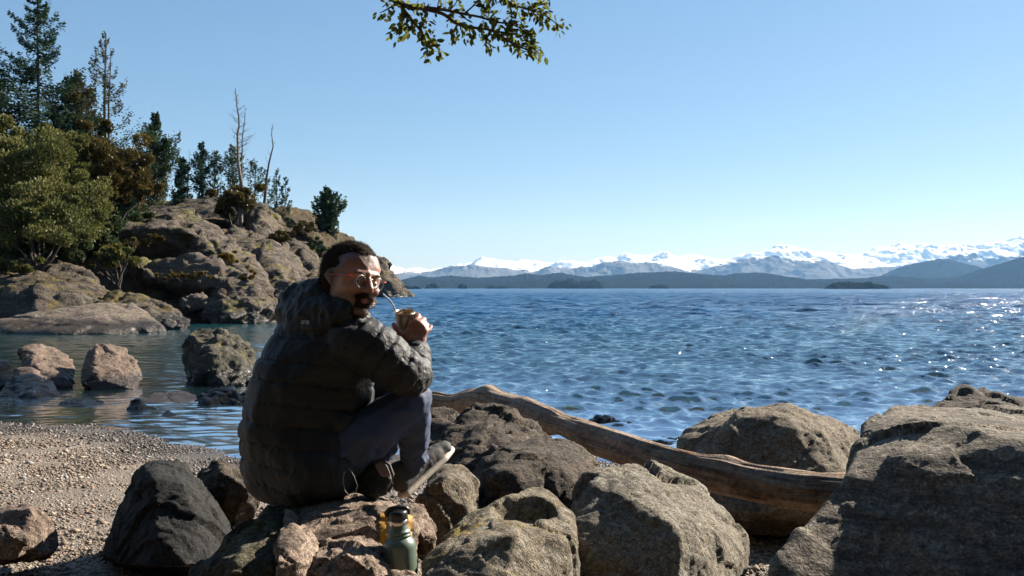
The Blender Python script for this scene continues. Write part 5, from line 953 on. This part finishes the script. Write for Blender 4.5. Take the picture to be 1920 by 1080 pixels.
# ---- insulated bottle
bb0 = Vector(P(757, 1138, 2.74)); bot = empty('insulated_bottle', bb0); tag(bot, 'green insulated steel bottle with black cap standing between the rocks', 'bottle'); bot.rotation_euler = (R(-3), R(-3.2), R(20))
b = NB('hammertone green paint'); v = b.n('ShaderNodeTexCoord').outputs['Object']; n = b.noise(v, 500, 2); b.bsdf(Base__Color=b.mix(n, (0.10, 0.135, 0.10), (0.125, 0.165, 0.125)), Roughness=0.38, Normal=b.bump(n, 0.15, 0.001), **{'Coat Weight': 0.2}); M_bot = b.m
V, Q = lathe([(.0001, 0), (.040, 0), (.0435, .003), (.0445, .008), (.0445, .150), (.0448, .162), (.0448, .166), (.0440, .172), (.041, .180), (.036, .187), (.0325, .190), (.0315, .193), (.0335, .1945), (.0335, .1985), (.0315, .200), (.0315, .203), (.0330, .2045), (.0325, .2085), (.030, .210), (.0285, .216), (.0270, .222), (.0262, .226)], 48); mesh_obj('bottle_body', V, Q, M_bot, bot)
V, Q = lathe([(.0262, .226), (.0268, .227), (.0268, .238), (.0262, .239), (.020, .239)], 40); mesh_obj('steel_neck', V, Q, plain('brushed steel', (0.62, 0.55, 0.48), 0.3, 1.0), bot)
V, Q = lathe([(.020, .239), (.0272, .2392), (.0278, .241), (.0278, .256), (.0265, .262), (.023, .265), (.0001, .2655)], 40); cap = mesh_obj('cap', V, Q, plain('black plastic', (0.018, 0.018, 0.019), 0.32), bot)
V, Q = tubes([(np.array([(-.030, 0, .250), (-.033, 0, .262), (-.022, 0, .271), (.0, 0, .2735), (.022, 0, .271), (.032, 0, .262), (.030, 0, .250)]), np.array([.005, .0055, .006, .0062, .006, .0055, .005]))], 8); h_ = mesh_obj('cap_loop', V, Q, cap.data.materials[0]); h_.parent = cap
stone = rock('boulder', 'low stone under the green bottle, mostly out of frame', 'rock', [PP((700, 1160, 2.85), (800, 1150, 2.9), (820, 1160, 2.6), (700, 1170, 2.55), (757, 1148, 2.74), (760, 1260, 2.7), (700, 1250, 2.6), (820, 1250, 2.8))], 0.012, M_gran, 0.01, 0.004, 6, 0.01, 4, 91)

# ---- yellow paint mark on the seat rock, following its surface
me_ = b_.data; Vr = np.empty(len(me_.vertices) * 3, np.float32); me_.vertices.foreach_get('co', Vr); Vr = Vr.reshape(-1, 3) + np.array(b_.location)
fi = np.empty(len(me_.loops), np.int32); me_.loops.foreach_get('vertex_index', fi); Qr = fi.reshape(-1, 4); Nr = vnormals(Vr.astype(float), Qr); cf = Vr[Qr].mean(1); nf = Nr[Qr].mean(1)
cpx = cf[:, 0] / cf[:, 1] * F + 960; cpy = 540 - (cf[:, 2] - CZ) / cf[:, 1] * F
m = ((cpx > 712) & (cpx < 772) & (cpy > 962) & (cpy < 1028) & (cpx + (cpy - 962) * 0.08 > 713)) & (nf[:, 1] < 0.3) & (cf[:, 1] < 3.1)
if m.any():
    idx, inv = np.unique(Qr[m], return_inverse=True); pm = mesh_obj('paint_mark', Vr[idx] + Nr[idx] * 0.0022 - np.array(b_.location), inv.reshape(-1, 4), plain('yellow paint', (0.45, 0.21, 0.008), 0.7), b_)

# ---- pouch between the feet
po = empty('pouch', P(700, 925, 3.02)); tag(po, 'small black pouch with a mauve panel lying by the shoes', 'pouch')
po_o = np.array(po.location)
V, Q = shell([[B(652, 916, 3.05, .008), B(690, 878, 3.06, .012), B(712, 872, 3.06, .013), B(728, 900, 3.05, .012), B(722, 925, 3.04, .012), B(690, 925, 3.03, .012), B(690, 900, 3.12, .012), B(722, 905, 3.12, .012)]], 0.005, ICO2); V = relax(V, Q, 3)
N = vnormals(V, Q); V = V + N * (0.004 * fbm(V * 25, 3))[:, None]; mesh_obj('pouch_body', V - po_o, Q, M_jack, po)
pl = [P(705, 868, 3.022), P(714, 866, 3.02), P(723, 872, 3.018), P(729, 884, 3.016), P(731, 892, 3.015), P(716, 892, 3.014), P(711, 884, 3.016), P(706, 876, 3.02)]
V, Q = shell([[(*p, .004) for p in pl]], 0.003, ICO1); mesh_obj('mauve_panel', relax(V, Q, 2) - po_o, Q, plain('mauve fabric', (0.16, 0.115, 0.125), 0.75), po)
V, Q = tubes([(np.array([P(703, 870, 3.02), P(716, 862, 3.012), P(730, 872, 3.008), P(737, 890, 3.008), P(736, 908, 3.01), P(728, 922, 3.015)]), np.full(6, .005))], 8); mesh_obj('strap', V - po_o, Q, plain('black strap', (0.02, 0.018, 0.018), 0.7), po)

# ================================================================ overhanging tree above the camera
ot = empty('overhanging_tree', (-2.4, -2.6, 0.5)); tag(ot, 'leafy branch hanging into the top of the view against the sky', 'tree branch')
oo = np.array(ot.location)
M_twig = bark_mat('reddish twig bark', (0.045, 0.028, 0.022), (0.09, 0.06, 0.05), 40)
L_over = leaf_mat('glossy small leaves', (0.045, 0.062, 0.014), (0.075, 0.092, 0.018), (0.22, 0.22, 0.04), 6, 0.6)
OD = 2.75
def q3(l, dd=0.0): return np.array([P(x, y, OD + dd + 0.0006 * (x - 870)) for x, y in l])
tw = [([(560, -120), (650, -50), (735, -8), (762, 12), (790, 16), (830, 26), (858, 45), (890, 52), (925, 58), (958, 80), (985, 92), (1005, 100)], .0075, .0018), ([(760, 10), (830, 18), (870, 26), (900, 32), (935, 42), (965, 44)], .005, .002), ([(745, 2), (770, 35), (790, 60), (800, 85), (802, 108)], .005, .0015),
      ([(745, 5), (725, 18), (712, 24)], .003, .001), ([(770, 36), (748, 55), (738, 64)], .003, .001), ([(800, 60), (812, 82), (826, 97)], .002, .001), ([(858, 45), (850, 60), (852, 78)], .002, .001), ([(880, 50), (882, 72)], .002, .001), ([(840, 22), (852, 10), (862, -8)], .002, .0012),
      ([(870, 26), (890, 8), (910, -20)], .003, .0015), ([(900, -80), (935, -20), (955, 5), (985, 16), (1015, 25), (1035, 38), (1055, 52)], .005, .0012), ([(955, 5), (960, 30), (958, 50)], .003, .001), ([(925, 58), (950, 62), (975, 66), (985, 70)], .003, .001), ([(985, 92), (995, 80), (998, 66)], .001, .0008), ([(920, 58), (912, 78), (922, 85)], .002, .001), ([(985, 16), (1010, 10), (1030, 5)], .003, .001), ([(1015, 25), (1018, 45)], .002, .001), ([(820, 20), (822, 5), (828, -8)], .002, .0015), ([(935, -20), (915, 10), (905, 25)], .003, .001), ([(800, 22), (796, 40), (786, 58)], .002, .001), ([(960, 45), (985, 60), (992, 80), (1008, 104)], .002, .001)]
paths = []; LP, LD, LS = [], [], []
rg = np.random.default_rng(12)
for pts, r0, r1 in tw:
    p = q3(pts); t = np.linspace(0, len(p) - 1, len(p) * 6); c = np.stack([smooth_interp(t, np.arange(len(p)), p[:, j]) for j in range(3)], 1) if len(p) > 2 else np.stack([np.interp(t, np.arange(len(p)), p[:, j]) for j in range(3)], 1)
    paths.append((c, np.linspace(r0, r1, len(c))))
    Lc = np.concatenate([[0], np.cumsum(np.linalg.norm(np.diff(c, axis=0), axis=1))]); tot = Lc[-1]
    n_ = int(tot / 0.0023) if r0 < .01 else int(tot / 0.0034)
    for k_ in range(n_):
        s_ = tot * (0.08 + 0.92 * (k_ + rg.random()) / n_); pos = np.array([np.interp(s_, Lc, c[:, j]) for j in range(3)])
        px_ = pos[0] / pos[1] * F + 960; py_ = 540 - (pos[2] - CZ) / pos[1] * F
        if py_ < -30 or (r0 > .01 and px_ < 800 and rg.random() < 0.7) or (py_ < 40 and 790 < px_ < 905 and rg.random() < 0.7): continue
        tdir = np.array([np.interp(min(s_ + .01, tot), Lc, c[:, j]) for j in range(3)]) - pos; tdir /= np.linalg.norm(tdir) + 1e-9
        dv = rg.normal(size=3); dv[2] -= 0.55; dv += tdir * 0.9; dv /= np.linalg.norm(dv); st_ = rg.uniform(.004, .022)
        LP.append(pos + dv * st_ * 0.3 + rg.normal(size=3) * .009); LD.append(dv); LS.append(rg.uniform(.014, .025))
# main limb back to the trunk behind the camera
lim = np.array([(-2.4, -2.6, 0.3), (-2.35, -2.55, 2.4), (-2.0, -1.6, 3.6), (-1.2, 0.6, 3.9), tuple(np.array(P(440, -250, 2.5))), P(560, -120, 2.6)]); V, Q = tubes([(lim, np.array([.17, .13, .075, .04, .018, .011]))], 9); mesh_obj('trunk', V - oo, Q, M_bark, ot)
lim2 = np.array([(-2.35, -2.55, 2.4), (-1.2, -2.2, 4.0), (0.4, -0.9, 4.4), (0.5, 1.2, 3.6), tuple(np.array(P(850, -200, 2.6))), P(900, -80, OD)]); V, Q = tubes([(lim2, np.array([.11, .08, .05, .03, .012, .007]))], 8); mesh_obj('limb', V - oo, Q, M_bark, ot)
V, Q = tubes(paths, 6); t_ = mesh_obj('twigs', V - oo, Q, M_twig, ot); t_['kind'] = 'stuff'
# one leaf blade, shared
u_ = np.linspace(0, 1, 6); wv = np.sin(u_ * math.pi) ** 0.75 * 0.26 * (1.15 - 0.4 * u_); LV = []
for uu, ww in zip(u_, wv): LV += [(uu, -ww, 0.10 * ww + -0.12 * uu ** 2), (uu, 0, -0.12 * uu ** 2 - 0.02), (uu, ww, 0.10 * ww - 0.12 * uu ** 2)]
LV += [(-0.18, 0, 0.01)]; LF = []
for i_ in range(5):
    for j in range(2): LF.append((i_ * 3 + j, i_ * 3 + j + 1, i_ * 3 + j + 4, i_ * 3 + j + 3))
LF.append((18, 0, 1)); LF.append((18, 1, 2))
lme = bpy.data.meshes.new('leaf'); lme.from_pydata(LV, [], LF); lme.update(); lme.materials.append(L_over)
at_ = lme.attributes.new('tone', 'FLOAT', 'POINT'); at_.data.foreach_set('value', np.full(19, 0.75, np.float32))
lme.polygons.foreach_set('use_smooth', np.ones(len(lme.polygons), dtype=bool))
order = rg.permutation(len(LP)); rv, rf = [], []
for n_, k_ in enumerate(order):
    x = Vector(LD[k_]); side = x.cross(Vector(rg.normal(size=3))).normalized(); nn = x.cross(side); M3 = Matrix((x, side, nn)).transposed() * 1.0
    if n_ < 300:
        o = bpy.data.objects.new('leaf', lme); COL.objects.link(o); o.parent = ot; m4 = M3.to_4x4(); m4 = Matrix.Translation(Vector(LP[k_]) - Vector(oo)) @ m4 @ Matrix.Scale(LS[k_], 4); o.matrix_local = m4
    else:
        a = np.array(M3); vv_ = (np.array(LV) * LS[k_]) @ a.T + LP[k_] - oo; rf += [tuple(i_ + len(rv) * 19 for i_ in f) for f in LF]; rv.append(vv_)
print('overhang leaves', len(LP))
if rv:
    o = mesh_obj('foliage', np.concatenate(rv), rf, L_over, ot); o['kind'] = 'stuff'; at_ = o.data.attributes.new('tone', 'FLOAT', 'POINT'); at_.data.foreach_set('value', np.repeat(rg.random(len(rv)) * .5 + .5, 19).astype(np.float32))
# unseen crown overhead and leaf masses behind the beach, added to block sky light
n_ = 34000; q = rg.normal(size=(n_, 3)); q /= np.linalg.norm(q, axis=1)[:, None]; C = q * rg.random(n_)[:, None] ** 0.4 * np.array([6.5, 3.4, 2.3]) + np.array([0.5, -2.9, 6.6]); C += 0.5 * np.stack([fbm(C * .5 + k_, 2) for k_ in range(3)], 1)
cr_ = leaves_mesh('crown', C - oo, 0.20 * rg.uniform(.6, 1.3, n_), L_dkgreen, ot, None, None, rg)  # crown out of view, placed to darken the foreground
n_ = 90000; xw = rg.uniform(-40, 40, n_); yy = -7.5 - 5 * rg.random(n_) - 0.004 * xw ** 2 * 0 ; C = np.stack([xw, yy, rg.random(n_) ** 0.8 * (14 + 3 * fbm(np.stack([xw * .15, xw * 0, xw * 0], 1), 3))], 1)  # leaf bank behind the camera, added to hold back sky light
def shade_grove(n, x0, x1, y0, y1, h): return np.stack([rg.uniform(x0, x1, n), rg.uniform(y0, y1, n), 0.2 + rg.random(n) ** 0.8 * h], 1)
C = np.concatenate([C, shade_grove(26000, 7.5, 13, -9, -1.2, 11), shade_grove(26000, -15, -9.5, -9, 0.5, 11)]); n_ = len(C)  # unseen side leaf walls, added to deepen the shade
tag(leaves_mesh('shade_woodland', C, 0.5 * rg.uniform(.6, 1.3, n_), L_dkgreen, None, None, None, rg), 'dark woodland added unseen behind the beach to block sky light', None, None, 'stuff')
